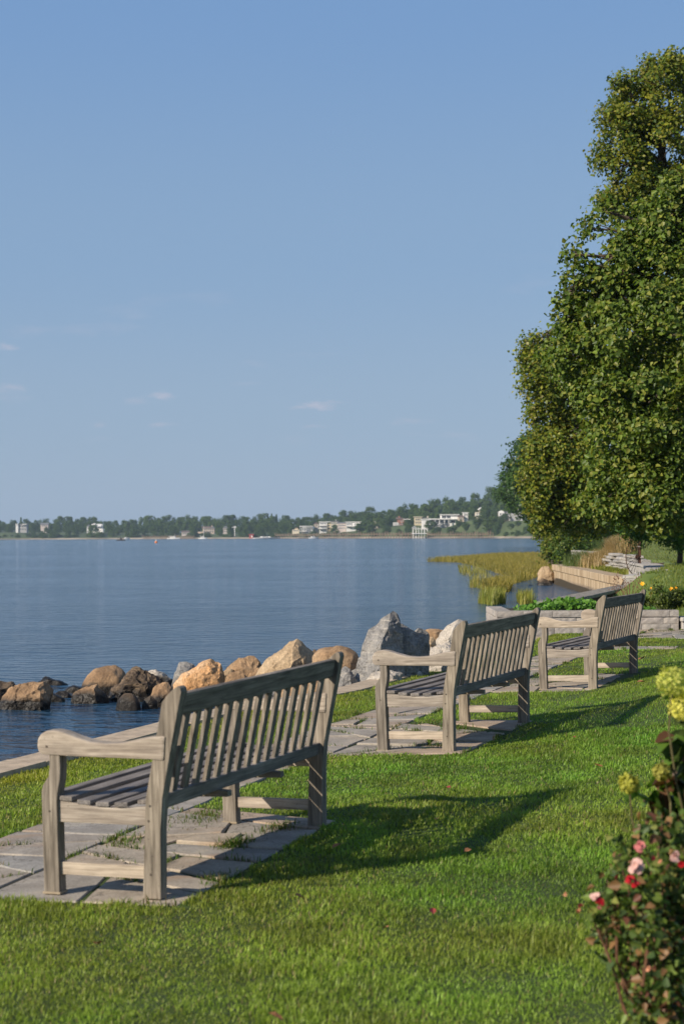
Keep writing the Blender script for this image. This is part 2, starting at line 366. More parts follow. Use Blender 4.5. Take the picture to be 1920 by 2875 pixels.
def rock_mat(name, dark, mid, light, scale=2.5, vein=None, wet=-.49):
    m, n, l, b = new_mat(name)
    geo = n.new('ShaderNodeNewGeometry'); p = geo.outputs['Position']; oc = coord(n)
    n1 = tex_noise(n, l, scale, 8, .65, oc, .5); n2 = tex_noise(n, l, scale * 14, 4, .65, oc)
    r = ramp(n, [(.3, dark), (.5, mid), (.72, light)]); l.new(n1.outputs[0], r.inputs[0]); c = r.outputs[0]
    if vein:
        mp_ = n.new('ShaderNodeMapping'); mp_.inputs['Rotation'].default_value = (.3, .9, .2); mp_.inputs['Scale'].default_value = (2.5, 2.5, 14); l.new(oc, mp_.inputs[0])
        v = tex_noise(n, l, 1.6, 6, .7, mp_.outputs[0], 1.2)
        vr = ramp(n, [(.52, (0, 0, 0)), (.66, (.8, .8, .8))]); l.new(v.outputs[0], vr.inputs[0])
        c = mixc(n, l, vr.outputs[0], c, vein)
    r2 = ramp(n, [(.3, (.62, .61, .6)), (.68, (1.25, 1.22, 1.18))]); l.new(n2.outputs[0], r2.inputs[0])
    c = mixc(n, l, 1, c, r2.outputs[0], 'MULTIPLY')
    # wet, weedy band up to the last tide
    sp = n.new('ShaderNodeSeparateXYZ'); l.new(p, sp.inputs[0])
    ad = n.new('ShaderNodeMath'); ad.operation = 'MULTIPLY_ADD'; ad.inputs[1].default_value = .22; l.new(n1.outputs[0], ad.inputs[0]); l.new(sp.outputs['Z'], ad.inputs[2])
    mr = n.new('ShaderNodeMapRange'); mr.inputs[1].default_value = wet; mr.inputs[2].default_value = wet + .09; mr.inputs[3].default_value = 1; mr.inputs[4].default_value = 0; l.new(ad.outputs[0], mr.inputs[0])
    c = mixc(n, l, mr.outputs[0], c, (.018, .015, .012))
    l.new(c, b.inputs['Base Color'])
    rr = n.new('ShaderNodeMapRange'); rr.inputs[3].default_value = .88; rr.inputs[4].default_value = .35; l.new(mr.outputs[0], rr.inputs[0]); l.new(rr.outputs[0], b.inputs['Roughness'])
    b.inputs['Specular IOR Level'].default_value = .3
    s = n.new('ShaderNodeMath'); s.operation = 'MULTIPLY_ADD'; s.inputs[1].default_value = .35; l.new(n2.outputs[0], s.inputs[0]); l.new(n1.outputs[0], s.inputs[2])
    bump(n, l, b, s.outputs[0], .9, .035)
    return m
M['r_brown'] = rock_mat('brown_rock', (.15, .095, .055), (.32, .21, .122), (.43, .315, .205))
M['r_tan'] = rock_mat('tan_rock', (.25, .175, .105), (.40, .295, .185), (.50, .39, .26))
M['r_orange'] = rock_mat('orange_rock', (.36, .18, .07), (.56, .33, .16), (.62, .48, .34), 3)
M['r_grey'] = rock_mat('grey_gneiss', (.13, .13, .13), (.24, .235, .23), (.38, .36, .33), 3, vein=(.40, .375, .335))
M['r_pale'] = rock_mat('pale_granite', (.30, .27, .23), (.45, .41, .36), (.56, .52, .46), 4)
M['r_dark'] = rock_mat('weedy_rock', (.05, .037, .027), (.11, .08, .055), (.21, .16, .11), 3)
M['r_strata'] = rock_mat('layered_dark_rock', (.035, .027, .022), (.09, .066, .047), (.19, .14, .10), 3, vein=(.32, .23, .14))

def water_mat():
    m, n, l, b = new_mat('sea_water')
    b.inputs['Base Color'].default_value = (.018, .056, .105, 1); b.inputs['Roughness'].default_value = .10; b.inputs['IOR'].default_value = 1.33
    p = n.new('ShaderNodeNewGeometry').outputs['Position']
    mp1 = n.new('ShaderNodeMapping'); mp1.inputs['Scale'].default_value = (1.0, 1.7, 1); mp1.inputs['Rotation'].default_value = (0, 0, .25); l.new(p, mp1.inputs[0])
    w1 = tex_noise(n, l, 1.5, 3, .5, mp1.outputs[0], .3)
    w2 = tex_noise(n, l, 5.5, 3, .55, mp1.outputs[0], .2)
    w3 = tex_noise(n, l, .22, 3, .5, p)
    calm = tex_noise(n, l, .035, 3, .55, p)
    cm = n.new('ShaderNodeMapRange'); cm.inputs[1].default_value = .35; cm.inputs[2].default_value = .65; cm.inputs[3].default_value = .55; cm.inputs[4].default_value = 1.1; l.new(calm.outputs[0], cm.inputs[0])
    a = n.new('ShaderNodeMath'); a.operation = 'MULTIPLY_ADD'; a.inputs[1].default_value = .22; l.new(w2.outputs[0], a.inputs[0]); l.new(w1.outputs[0], a.inputs[2])
    a2 = n.new('ShaderNodeMath'); a2.operation = 'MULTIPLY_ADD'; a2.inputs[1].default_value = 1.5; l.new(w3.outputs[0], a2.inputs[0]); l.new(a.outputs[0], a2.inputs[2])
    bn = n.new('ShaderNodeBump'); bn.inputs['Distance'].default_value = .25; l.new(a2.outputs[0], bn.inputs['Height']); l.new(cm.outputs[0], bn.inputs['Strength'])
    l.new(bn.outputs[0], b.inputs['Normal'])
    return m
M['water'] = water_mat()

# ------------------------------------------------------------------ water and near land
o = MB().add([(-7000, -60, WATER), (7000, -60, WATER), (7000, 9000, WATER), (-7000, 9000, WATER)], [(0, 1, 2, 3)]).build('water', M['water'])
tag(o, kind='structure')

def grid_sheet(name, us, vs2, fn, mat):
    V = [fn(u, v) for u in us for v in vs2]; n2 = len(vs2)
    Fc = [(i*n2+j, (i+1)*n2+j, (i+1)*n2+j+1, i*n2+j+1) for i in range(len(us)-1) for j in range(n2-1)]
    mb = MB(); mb.v = V; mb.f = Fc
    o_ = mb.build(name, mat, smooth=True); tag(o_, kind='structure'); return o_
def lawn_pt(u, v):   # u = s, v = 0..1 from far behind the benches to the back of the seawall
    w = -14 + v * (wall_w(u) - .30 + 14); x, y = xy(u, w)
    return (x, y, zlawn(u, w))
wv = [0, .1, .2, .3, .4, .5, .6, .65, .7, .75, .78, .80, .815, .82, .825, .83, .84, .86, .88, .92, .96, 1.0]
grid_sheet('lawn', [i * .5 - 9 for i in range(0, 60)], wv, lawn_pt, M['turf'])

def hill_pt(Y, d):
    X = shore_x(Y) + d
    return (X, Y, zhill(X, Y))
hy = [28.9 + i * .9 for i in range(0, 62)] + [86 + i * 8 for i in range(50)]
hd = [0, .6, 1.2, 1.3, 1.4, 1.5, 1.7, 2.2, 3, 4, 5, 6.5, 8, 10, 13, 18, 26, 40]
grid_sheet('hillside', hy, hd, hill_pt, M['hill_turf'])
# the bank below the hillside's edge, down into the water
grid_sheet('bank', hy, [0, 1], lambda Y, t: (shore_x(Y) + .02 - .5 * t, Y, zhill(shore_x(Y) + .02, Y) - .01 - 1.2 * t), M['soil'])

# ------------------------------------------------------------------ flagstone path: every slab an object
def area(p): return .5 * sum(p[i][0]*p[(i+1) % len(p)][1] - p[(i+1) % len(p)][0]*p[i][1] for i in range(len(p)))
def clip(p, a, b, c):                       # keep a*x+b*y <= c
    out = []
    for i in range(len(p)):
        q, r_ = p[i], p[(i+1) % len(p)]; dq, dr = a*q[0]+b*q[1]-c, a*r_[0]+b*r_[1]-c
        if dq <= 0: out.append(q)
        if dq * dr < 0:
            t = dq / (dq - dr); out.append((q[0]+t*(r_[0]-q[0]), q[1]+t*(r_[1]-q[1])))
    return out
def slice_poly(p, target, rnd, out):
    A = abs(area(p))
    if A < target * rnd.uniform(.7, 1.6): out.append(p); return
    cx = sum(q[0] for q in p)/len(p); cy = sum(q[1] for q in p)/len(p)
    ex = max(q[0] for q in p)-min(q[0] for q in p); ey = max(q[1] for q in p)-min(q[1] for q in p)
    ang = (0 if ex > ey else math.pi/2) + rnd.gauss(0, .36)
    a, b = math.cos(ang), math.sin(ang); c = a*cx+b*cy + rnd.uniform(-.16, .16)*max(ex, ey)
    for sg in (1, -1):
        q = clip(p, a*sg, b*sg, c*sg)
        if len(q) >= 3 and abs(area(q)) > .006: slice_poly(q, target, rnd, out)
def inset(p, d):
    if area(p) < 0: p = p[::-1]
    q = p
    for i in range(len(p)):
        a, b = p[i], p[(i+1) % len(p)]; dx, dy = b[0]-a[0], b[1]-a[1]; L = math.hypot(dx, dy)
        if L < 1e-6: continue
        nx, ny = dy/L, -dx/L
        q = clip(q, nx, ny, nx*a[0]+ny*a[1]-d)
        if len(q) < 3: return []
    return q
PADS = [[(-.08, -.12), (2.05, -.14), (2.28, .50), (2.42, .85), (-.08, .85)],
        [(5.03, -.10), (7.12, -.16), (7.2, .38), (6.85, .66), (7.1, .85), (4.82, .85)],
        [(10.12, -.22), (12.12, -.38), (12.2, .2), (11.7, .55), (12.0, .85), (9.9, .85)]]
PATHS = PADS + [[(-3, .85), (21.2, .85), (21.2, 1.48), (-3, 1.48)],
                [(16.4, -.7), (16.75, -.85), (17.0, .85), (16.3, .85)],
                [(19.0, .85), (17.9, -1.5), (19.6, -2.0), (21.2, .85)]]
bed = empty('flagstone_path', kind='structure')
bedmb = MB()
for p in PATHS:
    n0 = len(bedmb.v); bedmb.v += [(*xy(s, w), zpatio(s, w) - .004) for s, w in p]; bedmb.f.append(tuple(range(n0, n0+len(p))))
bedmb.build('joint_sand', M['soil'], bed)
rs = random.Random(12); STONES = []
for k, p in enumerate(PATHS):
    out = []; slice_poly(p, .24, rs, out)
    for q in out:
        q = inset(q, rs.uniform(.006, .018))
        if len(q) < 3 or abs(area(q)) < .01: continue
        # chip the outline a little
        qq = []
        for i in range(len(q)):
            a, b = q[i], q[(i+1) % len(q)]; L = math.hypot(b[0]-a[0], b[1]-a[1]); m_ = max(1, int(L/.16)); 
            for j in range(m_):
                t = j/m_; j_ = .006 if j else .0
                qq.append((a[0]+t*(b[0]-a[0])+rs.gauss(0, j_), a[1]+t*(b[1]-a[1])+rs.gauss(0, j_)))
        STONES.append(qq)
        cx, cy = sum(v[0] for v in qq)/len(qq), sum(v[1] for v in qq)/len(qq)
        wx, wy = xy(cx, cy); zc = zpatio(cx, cy); tx, ty = rs.gauss(0, .009), rs.gauss(0, .009); up = rs.uniform(.016, .026)
        mb = MB(); nq = len(qq); top = []; bot = []
        for s, w in qq:
            X, Y = xy(s, w); z = zpatio(s, w) - zc + tx*(s-cx) + ty*(w-cy)
            bot.append((X-wx, Y-wy, z-.03)); top.append((X-wx, Y-wy, z+up))
        mb.add(bot+top, [tuple(range(nq)), tuple(range(2*nq-1, nq-1, -1))]+[(i, i+nq, (i+1) % nq+nq, (i+1) % nq) for i in range(nq)])
        mb.build('flagstone', M['flag'], bed, (wx, wy, zc), bevel=.006)

# ------------------------------------------------------------------ seawall along the lawn
seaw = empty('seawall', (*xy(6, 2.8), 0), 'pebbly concrete seawall cap running between the lawn strip and the boulders', 'wall')
def seg_strip(mb, s0, s1, w0, w1, z0, z1, n=4):
    for i in range(n):
        a, b = s0+(s1-s0)*i/n, s0+(s1-s0)*(i+1)/n
        q = [(*xy(a, w0(a)),), (*xy(b, w0(b)),), (*xy(b, w1(b)),), (*xy(a, w1(a)),)]
        ox, oy = seaw.location.x, seaw.location.y
        V = [(x-ox, y-oy, z0) for x, y in q] + [(x-ox, y-oy, z1) for x, y in q]
        f = [(0, 3, 2, 1), (4, 5, 6, 7), (0, 1, 5, 4), (2, 3, 7, 6)]
        if i == 0: f.append((3, 0, 4, 7))
        if i == n-1: f.append((1, 2, 6, 5))
        mb.add(V, f)
s = -6.0; k = 0
while s < 18.5:
    L = 2.35 + .5*((k*7) % 3)/2
    mb = MB(); seg_strip(mb, s+.006, s+L-.006, lambda t: wall_w(t)-.30, lambda t: wall_w(t), -.14, -.005+.003*(k % 2))
    bmx = mb.build('cap_slab', M['cap_concrete'], seaw)
    s += L; k += 1
mb = MB(); seg_strip(mb, -6, 18.5, lambda t: wall_w(t)-.26, lambda t: wall_w(t)-.03, -1.3, -.142, 30)
mb.build('wall_face', M['seawall'], seaw)

# ------------------------------------------------------------------ benches
def make_bench():
    L, t = 1.885, .061
    root = empty('park_bench')
    def put(name, mb, mat, g, bv=.004, parent=root): return mb.build(name, M[mat], parent, bevel=bv, seg=2, grain=g)
    rear = [(0, 0), (.086, 0), (.074, .22), (.060, .43), (.018, .62), (-.030, .845), (-.052, .872), (-.088, .905), (-.106, .915), (-.120, .908), (-.124, .89), (-.070, .66), (-.020, .432), (-.008, .3)]
    front = [(.497, 0), (.574, 0), (.574, .44), (.566, .472), (.536, .515), (.530, .55), (.530, .612), (.478, .612), (.476, .55), (.480, .50), (.494, .44), (.498, .40)]
    armp = [(-.035, .597), (.02, .600), (.20, .602), (.40, .604), (.563, .608), (.580, .620), (.586, .645), (.582, .676), (.567, .699), (.540, .713),
            (.500, .717), (.455, .710), (.39, .688), (.32, .670), (.24, .664), (.16, .670), (.08, .688), (.02, .699), (-.045, .703)]
    for u0 in (0, L - t):
        lg = put('leg', MB().prism(rear, 'x', u0, u0+t), 'teak', 'z')
        fl = put('leg', MB().prism(front, 'x', u0, u0+t), 'teak', 'z')
        put('foot_pad', MB().box(u0-.004, u0+t+.004, .492, .580, -.004, .006), 'foot', 'x', .002, fl)
        uo = u0 - .008 if u0 == 0 else u0 + t + .008 - .077
        put('armrest', MB().prism(armp, 'x', uo, uo + .077), 'teak_pale', 'y', .012)
        ui = u0 + (.016 if u0 == 0 else .012)
        # seat side rail with a dished top edge
        rail = [(.072, .312), (.50, .312), (.50, .405), (.42, .398), (.30, .383), (.18, .382), (.066, .395)]
        put('seat_rail', MB().prism(rail, 'x', ui, ui+.033), 'teak_pale', 'y', .002)
        put('stretcher', MB().box(ui+.002, ui+.031, .070, .50, .081, .136), 'teak_pale', 'y', .003)
        ue = u0 - .0015 if u0 == 0 else u0 + t - .003
        for vv, zz, w_ in ((.012, .655, 0), (.024, .615, 0), (.040, .40, 0), (.048, .335, 0), (.535, .36, 0), (.045, .105, 0), (.536, .645, 1)):
            uu = ue if not w_ else (uo - .0015 if u0 == 0 else uo + .077 - .003)
            MB().tube([(uu, vv, zz), (uu+.0045, vv, zz)], .0055, 8).build('peg', M['pile'], root)
    # seat slats follow the dish
    for v0, w, z, a in ((.515, .060, .413, -.02), (.430, .066, .405, .06), (.338, .066, .392, .05), (.246, .066, .386, .0), (.154, .066, .388, -.04), (.076, .058, .394, -.06)):
        x0, x1 = (t+.003, L-t-.003) if (v0 > .5 or v0 < .1) else (.012, L-.012)
        c, s_ = math.cos(a), math.sin(a)
        poly = [(v0 + w/2 + c*p - s_*q, z + s_*p + c*q) for p, q in ((-w/2, 0), (w/2, 0), (w/2, .021), (-w/2, .021))]
        put('seat_slat', MB().prism(poly, 'x', x0, x1), 'teak_grey', 'x', .005)
    put('front_apron', MB().box(t+.001, L-t-.001, .515, .540, .325, .411), 'teak', 'x', .003)
    # two curved battens under the slats, their ends poking out behind
    for uc in (L*.34, L*.66):
        put('seat_batten', MB().prism([(-.035, .345), (.514, .330), (.514, .400), (.42, .399), (.30, .381), (.18, .381), (.06, .383), (.048, .378), (-.035, .372)], 'x', uc-.022, uc+.022), 'teak', 'y', .003)
    def lean(z): return -.020 - (z - .432) * (.108/.473)          # back line of the rear leg above the bend
    def slab(z0, z1, off, th):
        return [(lean(z0)+off, z0), (lean(z0)+off+th, z0+.004), (lean(z1)+off+th, z1+.004), (lean(z1)+off, z1)]
    put('top_rail', MB().prism(slab(.782, .876, .022, .034), 'x', t-.004, L-t+.004), 'teak', 'x', .005)
    put('lower_rail', MB().prism([(.016, .374), (.052, .374), (.036, .440), (.000, .440)], 'x', t-.004, L-t+.004), 'teak_grey', 'x', .004)
    n = 15
    for i in range(n):
        uc = t + (L-2*t) * (i+1)/(n+1)
        put('back_slat', MB().prism(slab(.430, .792, .029, .018), 'x', uc-.024, uc+.024), 'teak', 'z', .002)
    return root
bench0 = make_bench()
BENCH = [((-.782, 7.617, .000), 68.35, -.9, -1.0, 'nearest weathered teak bench, on flagstones before the brown boulders', 'bench'),
         ((.773, 12.473, .038), 67.58, -1.8, -.6, 'middle weathered teak bench, between the nearest and the farthest bench', 'bench'),
         ((2.467, 17.328, .046), 68.43, -1.9, 0, 'farthest weathered teak bench, in front of the grey block planter', 'bench')]
for i, (loc, yaw, a, b_, lab, cat) in enumerate(BENCH):
    o = bench0 if i == 0 else copy_tree(bench0)
    o.matrix_world = Matrix.Translation(loc) @ Matrix.Rotation(R(yaw), 4, 'Z') @ Matrix.Rotation(R(a), 4, 'X') @ Matrix.Rotation(R(b_), 4, 'Y')
    tag(o, lab, cat, 'teak benches along the flagstone path')

# ------------------------------------------------------------------ boulders
def boulder(outline, Y, mat, label, ridge=None, depth=.8, rough=.05, rounded=0, seed=0, extra=()):
    """one rock: one convex lump per outline, broken up by noise; extra = further lumps (outline, Y offset)"""
    r = random.Random(seed * 31 + 5); c = None; out = bmesh.new()
    for hi_, (ol, dY, rg) in enumerate([(outline, 0, ridge)] + [(e_[0], e_[1], e_[2]) for e_ in extra]):
        Yc = Y + dY
        cx = sum(p[0] for p in ol)/len(ol); cy = sum(p[1] for p in ol)/len(ol)
        gr = 1.12 if rounded else 1.20; ol = [(cx+(p[0]-cx)*gr, cy+(p[1]-cy)*(gr if p[1] < cy else 1.0)) for p in ol]
        hw = (max(p[0] for p in ol) - min(p[0] for p in ol))/2 * Yc/F * depth
        pts = [at(px, py, Y=Yc) for px, py in ol]
        for vi, (px, py) in enumerate(ol):
            if not rounded and (vi + seed) % 2: continue
            k = .62 + r.uniform(-.14, .14) if rounded else .50 + r.uniform(-.2, .16)
            pts.append(at(cx+(px-cx)*k, cy+(py-cy)*k+r.uniform(-2, 2), Y=Yc-hw*r.uniform(.45, .75)))
            pts.append(at(cx+(px-cx)*k, cy+(py-cy)*k+4, Y=Yc+hw*r.uniform(.5, .9)))
        for px, py, d in (rg or []): pts.append(at(px, py, Y=Yc-hw*d))
        lo, hi = min(p[0] for p in ol), max(p[0] for p in ol)
        for t in (.12, .88):
            for dd in (-.55, .6):
                p = at(lo+(hi-lo)*t, cy, Y=Yc+hw*dd); pts.append(Vector((p.x, p.y, -1.0)))
        if c is None: c = Vector((sum(p.x for p in pts)/len(pts), Y, -.9))
        bm = bmesh.new()
        for p in pts: bm.verts.new(p - c)
        h = bmesh.ops.convex_hull(bm, input=bm.verts)
        bmesh.ops.delete(bm, geom=[g for g in h['geom_interior'] if isinstance(g, bmesh.types.BMVert)], context='VERTS')
        if not rounded:
            for _ in range(11):
                nv = Vector((r.gauss(0, 1), r.gauss(-.5, 1), r.gauss(.35, .8))).normalized()
                hh = max(v.co.dot(nv) for v in bm.verts); dd = hh - hw*r.uniform(.05, .20)
                cut = bmesh.ops.bisect_plane(bm, geom=list(bm.verts)+list(bm.edges)+list(bm.faces), plane_co=nv*dd, plane_no=nv, clear_outer=True)
                es = [g for g in cut['geom_cut'] if isinstance(g, bmesh.types.BMEdge)]
                if len(es) > 2: bmesh.ops.contextual_create(bm, geom=es)
        bmesh.ops.triangulate(bm, faces=bm.faces)
        tl = max(.022, hw*.075)
        for it in range(6):
            es = [e_ for e_ in bm.edges if e_.calc_length() > tl*1.6]
            if not es: break
            bmesh.ops.subdivide_edges(bm, edges=es, cuts=1); bmesh.ops.triangulate(bm, faces=[f for f in bm.faces if len(f.verts) > 3])
            if len(bm.faces) > 9000: break
        for _ in range(rounded*2): bmesh.ops.smooth_vert(bm, verts=bm.verts, factor=.5, use_axis_x=True, use_axis_y=True, use_axis_z=True)
        bm.normal_update()
        off = Vector((seed*3.1+hi_*5, seed*1.7, 0)); mv = []
        for v in bm.verts:
            q = v.co/hw
            # broken facets: cells push whole patches in or out, fine noise roughens them
            cell = noise.cell(q*2.3+off+noise.noise_vector(q*1.7)*.35) if not rounded else 0
            d = noise.fractal(q*1.6+off, .7, 2.1, 5)*rough*1.2 + cell*rough*.55 + noise.ridged_multi_fractal(q*3.2+off, .9, 2.2, 4, 1, 2)*rough*.35 - rough*.5
            mv.append(v.normal*d*hw)
        for v, m_ in zip(bm.verts, mv): v.co += m_
        tmp = bpy.data.meshes.new('tmp'); bm.to_mesh(tmp); bm.free(); out.from_mesh(tmp); bpy.data.meshes.remove(tmp)
    me = bpy.data.meshes.new('boulder'); out.to_mesh(me); out.free()
    me.polygons.foreach_set('use_smooth', [True]*len(me.polygons))
    me.set_sharp_from_angle(angle=R(14 if not rounded else 60))
    me.materials.append(M[mat])
    o = link('boulder', me, None, c)
    tag(o, label, 'boulder', 'boulders along the seawall')
B = [
 ([(1,1984),(6,1970),(46,1930),(81,1915),(116,1918),(124,1909),(135,1927),(142,1947),(135,1995),(76,1990),(24,1988)],23.4,'r_brown','large brown boulder standing alone in the water at far left',[(61,1951,.8),(98,1940,.9)],.7,.07,0),
 ([(-40,1930),(0,1913),(25,1915),(46,1930),(38,1958),(0,1966),(-40,1966)],24.6,'r_dark','dark weedy rock cut by the left edge of the picture',None,.8,.08,0),
 ([(109,1916),(129,1902),(144,1904),(165,1910),(197,1924),(186,1936),(135,1938)],27.2,'r_dark','low dark rock behind the lone brown boulder',None,.8,.06,1),
 ([(168,1956),(190,1930),(208,1924),(233,1930),(216,1954),(196,1964)],25.8,'r_dark','small smooth dark rock left of the big round-topped boulder',None,.9,.04,2),
 ([(128,1950),(150,1947),(181,1961),(171,1970),(132,1972)],24.4,'r_dark','flat wet rock just above the water beside the lone brown boulder',None,.8,.05,1),
 ([(233,1932),(245,1902),(269,1878),(324,1870),(343,1884),(355,1902),(345,1940),(306,1960),(238,1955)],25.6,'r_brown','big smooth round-topped brown boulder in the left half',[(300,1930,.6)],.8,.035,2),
 ([(200,1965),(214,1945),(242,1930),(269,1928),(285,1942),(300,1964),(288,1982),(251,1983),(214,1976)],24.2,'r_brown','low boulder with wet foot in front of the big round-topped one',[(262,1940,.9)],.8,.06,0),
 ([(295,1975),(321,1939),(361,1902),(395,1883),(419,1886),(453,1905),(462,1918),(450,1955),(425,1984),(330,1984)],24.5,'r_strata','dark layered boulder sloping up to the right',[(400,1920,.8)],.75,.11,0),
 ([(327,1986),(334,1964),(349,1947),(373,1947),(389,1964),(394,1986),(361,1992)],23.2,'r_dark','small rounded dark rock at the foot of the layered boulder',None,.9,.03,2),
 ([(427,1950),(438,1930),(465,1919),(482,1933),(494,1955),(480,1990),(430,1986)],23.6,'r_brown','small blocky brown rock left of the near bench post',[(450,1945,.9)],.8,.06,0),
 ([(416,1886),(435,1880),(459,1893),(482,1904),(490,1930),(445,1925)],26.8,'r_pale','pale rough rock behind the layered boulder',None,.8,.07,0),
 ([(482,1925),(491,1894),(504,1865),(524,1865),(547,1875),(543,1905),(520,1945),(492,1945)],25.4,'r_grey','upright grey rock left of the orange boulder',[(512,1885,.7)],.7,.05,0),
 ([(502,1925),(518,1893),(564,1865),(598,1853),(620,1869),(629,1905),(626,1930),(600,1950),(545,1955),(507,1945)],24,'r_orange','bright orange boulder behind the near bench top rail',[(610,1890,.5),(560,1900,.8)],.8,.07,0),
 ([(636,1895),(644,1873),(673,1851),(694,1849),(716,1851),(731,1869),(726,1900),(700,1925),(650,1930)],24.7,'r_brown','dark brown angular boulder right of the orange one',[(672,1866,.6),(690,1866,.7)],.8,.06,0),
 ([(636,1918),(644,1894),(662,1882),(687,1894),(698,1915),(680,1940),(640,1940)],23.6,'r_brown','small brown rock in front of the dark angular boulder',None,.8,.05,0),
 ([(709,1905),(727,1873),(742,1865),(774,1844),(829,1804),(843,1815),(894,1855),(900,1885),(880,1930),(742,1940),(705,1930)],22.6,'r_tan','tan pyramid-shaped boulder with a pointed top',[(820,1826,.55),(823,1880,.9)],.75,.045,0),
 ([(883,1840),(898,1825),(949,1816),(978,1820),(1000,1836),(1007,1865),(1000,1910),(949,1920),(900,1890)],21.8,'r_brown','smooth rounded brown boulder between pyramid and tall grey rock',None,.8,.03,2),
 ([(870,1840),(883,1825),(895,1832),(896,1855),(872,1860)],23.2,'r_dark','tiny dark rock peeking between pyramid boulder and rounded boulder',None,.8,.05,0),
 ([(940,1945),(949,1902),(967,1876),(982,1884),(1000,1916),(996,1945)],19.6,'r_grey','jagged grey crystalline rock left of the tall grey rock',[(972,1895,.7)],.7,.10,0),
 ([(998,1916),(1006,1879),(1021,1828),(1040,1780),(1067,1748),(1093,1733),(1108,1745),(1122,1790),(1128,1850),(1110,1900),(1055,1915),(1018,1918)],19.7,'r_grey','tallest boulder, grey with a pale lit left face, by the middle bench',[(1079,1761,.75),(1060,1836,1.15),(1054,1880,1.1)],.8,.06,0,
   [([(1075,1752),(1115,1746),(1144,1763),(1166,1778),(1172,1830),(1150,1880),(1085,1890)],.22,[(1118,1800,.7)]),([(1140,1790),(1168,1775),(1183,1765),(1200,1780),(1188,1815),(1175,1860),(1145,1870)],.30,None)]),
 ([(1190,1768),(1224,1769),(1248,1773),(1240,1815),(1200,1815)],22.4,'r_brown','flat topped brownish rock right behind the tallest boulder',None,.7,.05,0),
 ([(1167,1811),(1205,1788),(1217,1797),(1225,1813),(1205,1855),(1175,1855)],20.7,'r_tan','small tan angular rock right of the tallest boulder',None,.8,.05,0),
 ([(1226,1812),(1236,1785),(1251,1765),(1287,1745),(1312,1756),(1325,1800),(1300,1830),(1240,1830)],21.8,'r_pale','pale granite boulder partly hidden by the middle bench post',None,.8,.06,0),
 ([(1188,1850),(1217,1816),(1251,1809),(1300,1812),(1310,1850),(1250,1862)],20.6,'r_pale','pale low rock behind the middle bench armrest',None,.8,.08,0),
 ([(1026,1918),(1057,1887),(1096,1884),(1122,1893),(1110,1915)],19.35,'r_pale','pale low rock lying in front of the tallest boulder',None,.7,.07,0),
 ([(985,1888),(1001,1877),(1008,1900),(1000,1925),(985,1920)],20.2,'r_grey','small grey rock wedged left of the tallest boulder',None,.8,.06,0),
 ([(1133,1893),(1151,1879),(1170,1880),(1185,1892),(1160,1905)],19.9,'r_pale','small pale rock under the middle bench armrest',None,.8,.06,0),
 ([(640,1950),(668,1915),(720,1905),(780,1915),(800,1960),(720,1975)],21.6,'r_grey','grey rock seen through the slats of the near bench',None,.8,.06,0),
 ([(780,1940),(830,1905),(900,1900),(940,1915),(945,1955),(860,1970)],20.4,'r_brown','brown rock seen through the near bench slats by the seawall',None,.8,.06,0),
]
B += [([(150,1960),(168,1940),(195,1945),(205,1968),(170,1975)],25.0,'r_dark','low dark rock between lone boulder and big round-topped boulder',None,.8,.05,0),
 ([(345,1930),(365,1905),(385,1915),(380,1950),(350,1955)],25.4,'r_brown','brown rock squeezed behind the layered boulder on its left',None,.8,.05,0),
 ([(540,1905),(555,1880),(575,1885),(570,1920),(545,1925)],25.3,'r_dark','dark rock filling the gap left behind the orange boulder',None,.8,.05,0),
 ([(612,1915),(625,1888),(648,1880),(662,1900),(655,1935),(615,1940)],24.6,'r_tan','tan rock between the orange boulder and the dark angular boulder',None,.8,.06,0),
 ([(695,1925),(705,1885),(730,1872),(745,1890),(740,1935)],23.8,'r_brown','brown rock between angular boulder and tan pyramid boulder',None,.8,.05,0),
 ([(860,1920),(872,1868),(895,1858),(915,1880),(920,1925)],22.0,'r_tan','tan rock low between pyramid boulder and rounded brown boulder',None,.8,.06,0),
 ([(400,1990),(408,1965),(425,1955),(440,1970),(440,1992)],23.3,'r_dark','small dark rock awash right of the layered boulder',None,.8,.05,0)]
for i, (ol, Y, m_, lab, rd, dp, rg, rn, *ex) in enumerate(B): boulder(ol, Y, m_, lab, rd, dp, rg, rn, i+1, ex[0] if ex else ())
# far rocks at the end of the tan seawall
for i, (ol, Y, m_, lab) in enumerate([
  ([(1512,1640),(1512,1610),(1522,1594),(1540,1594),(1553,1600),(1556,1640)],82,'r_tan','upright tan rock at the end of the tan seawall'),
  ([(1508,1640),(1520,1626),(1540,1628),(1553,1645),(1530,1652)],79,'r_dark','dark wet rock at the foot of the upright tan rock'),
  ([(1474,1645),(1490,1642),(1506,1646),(1490,1650)],79,'r_dark','flat dark rock awash left of the tan seawall')]):
    boulder(ol, Y, m_, lab, None, .8, .05, 0, 60+i)



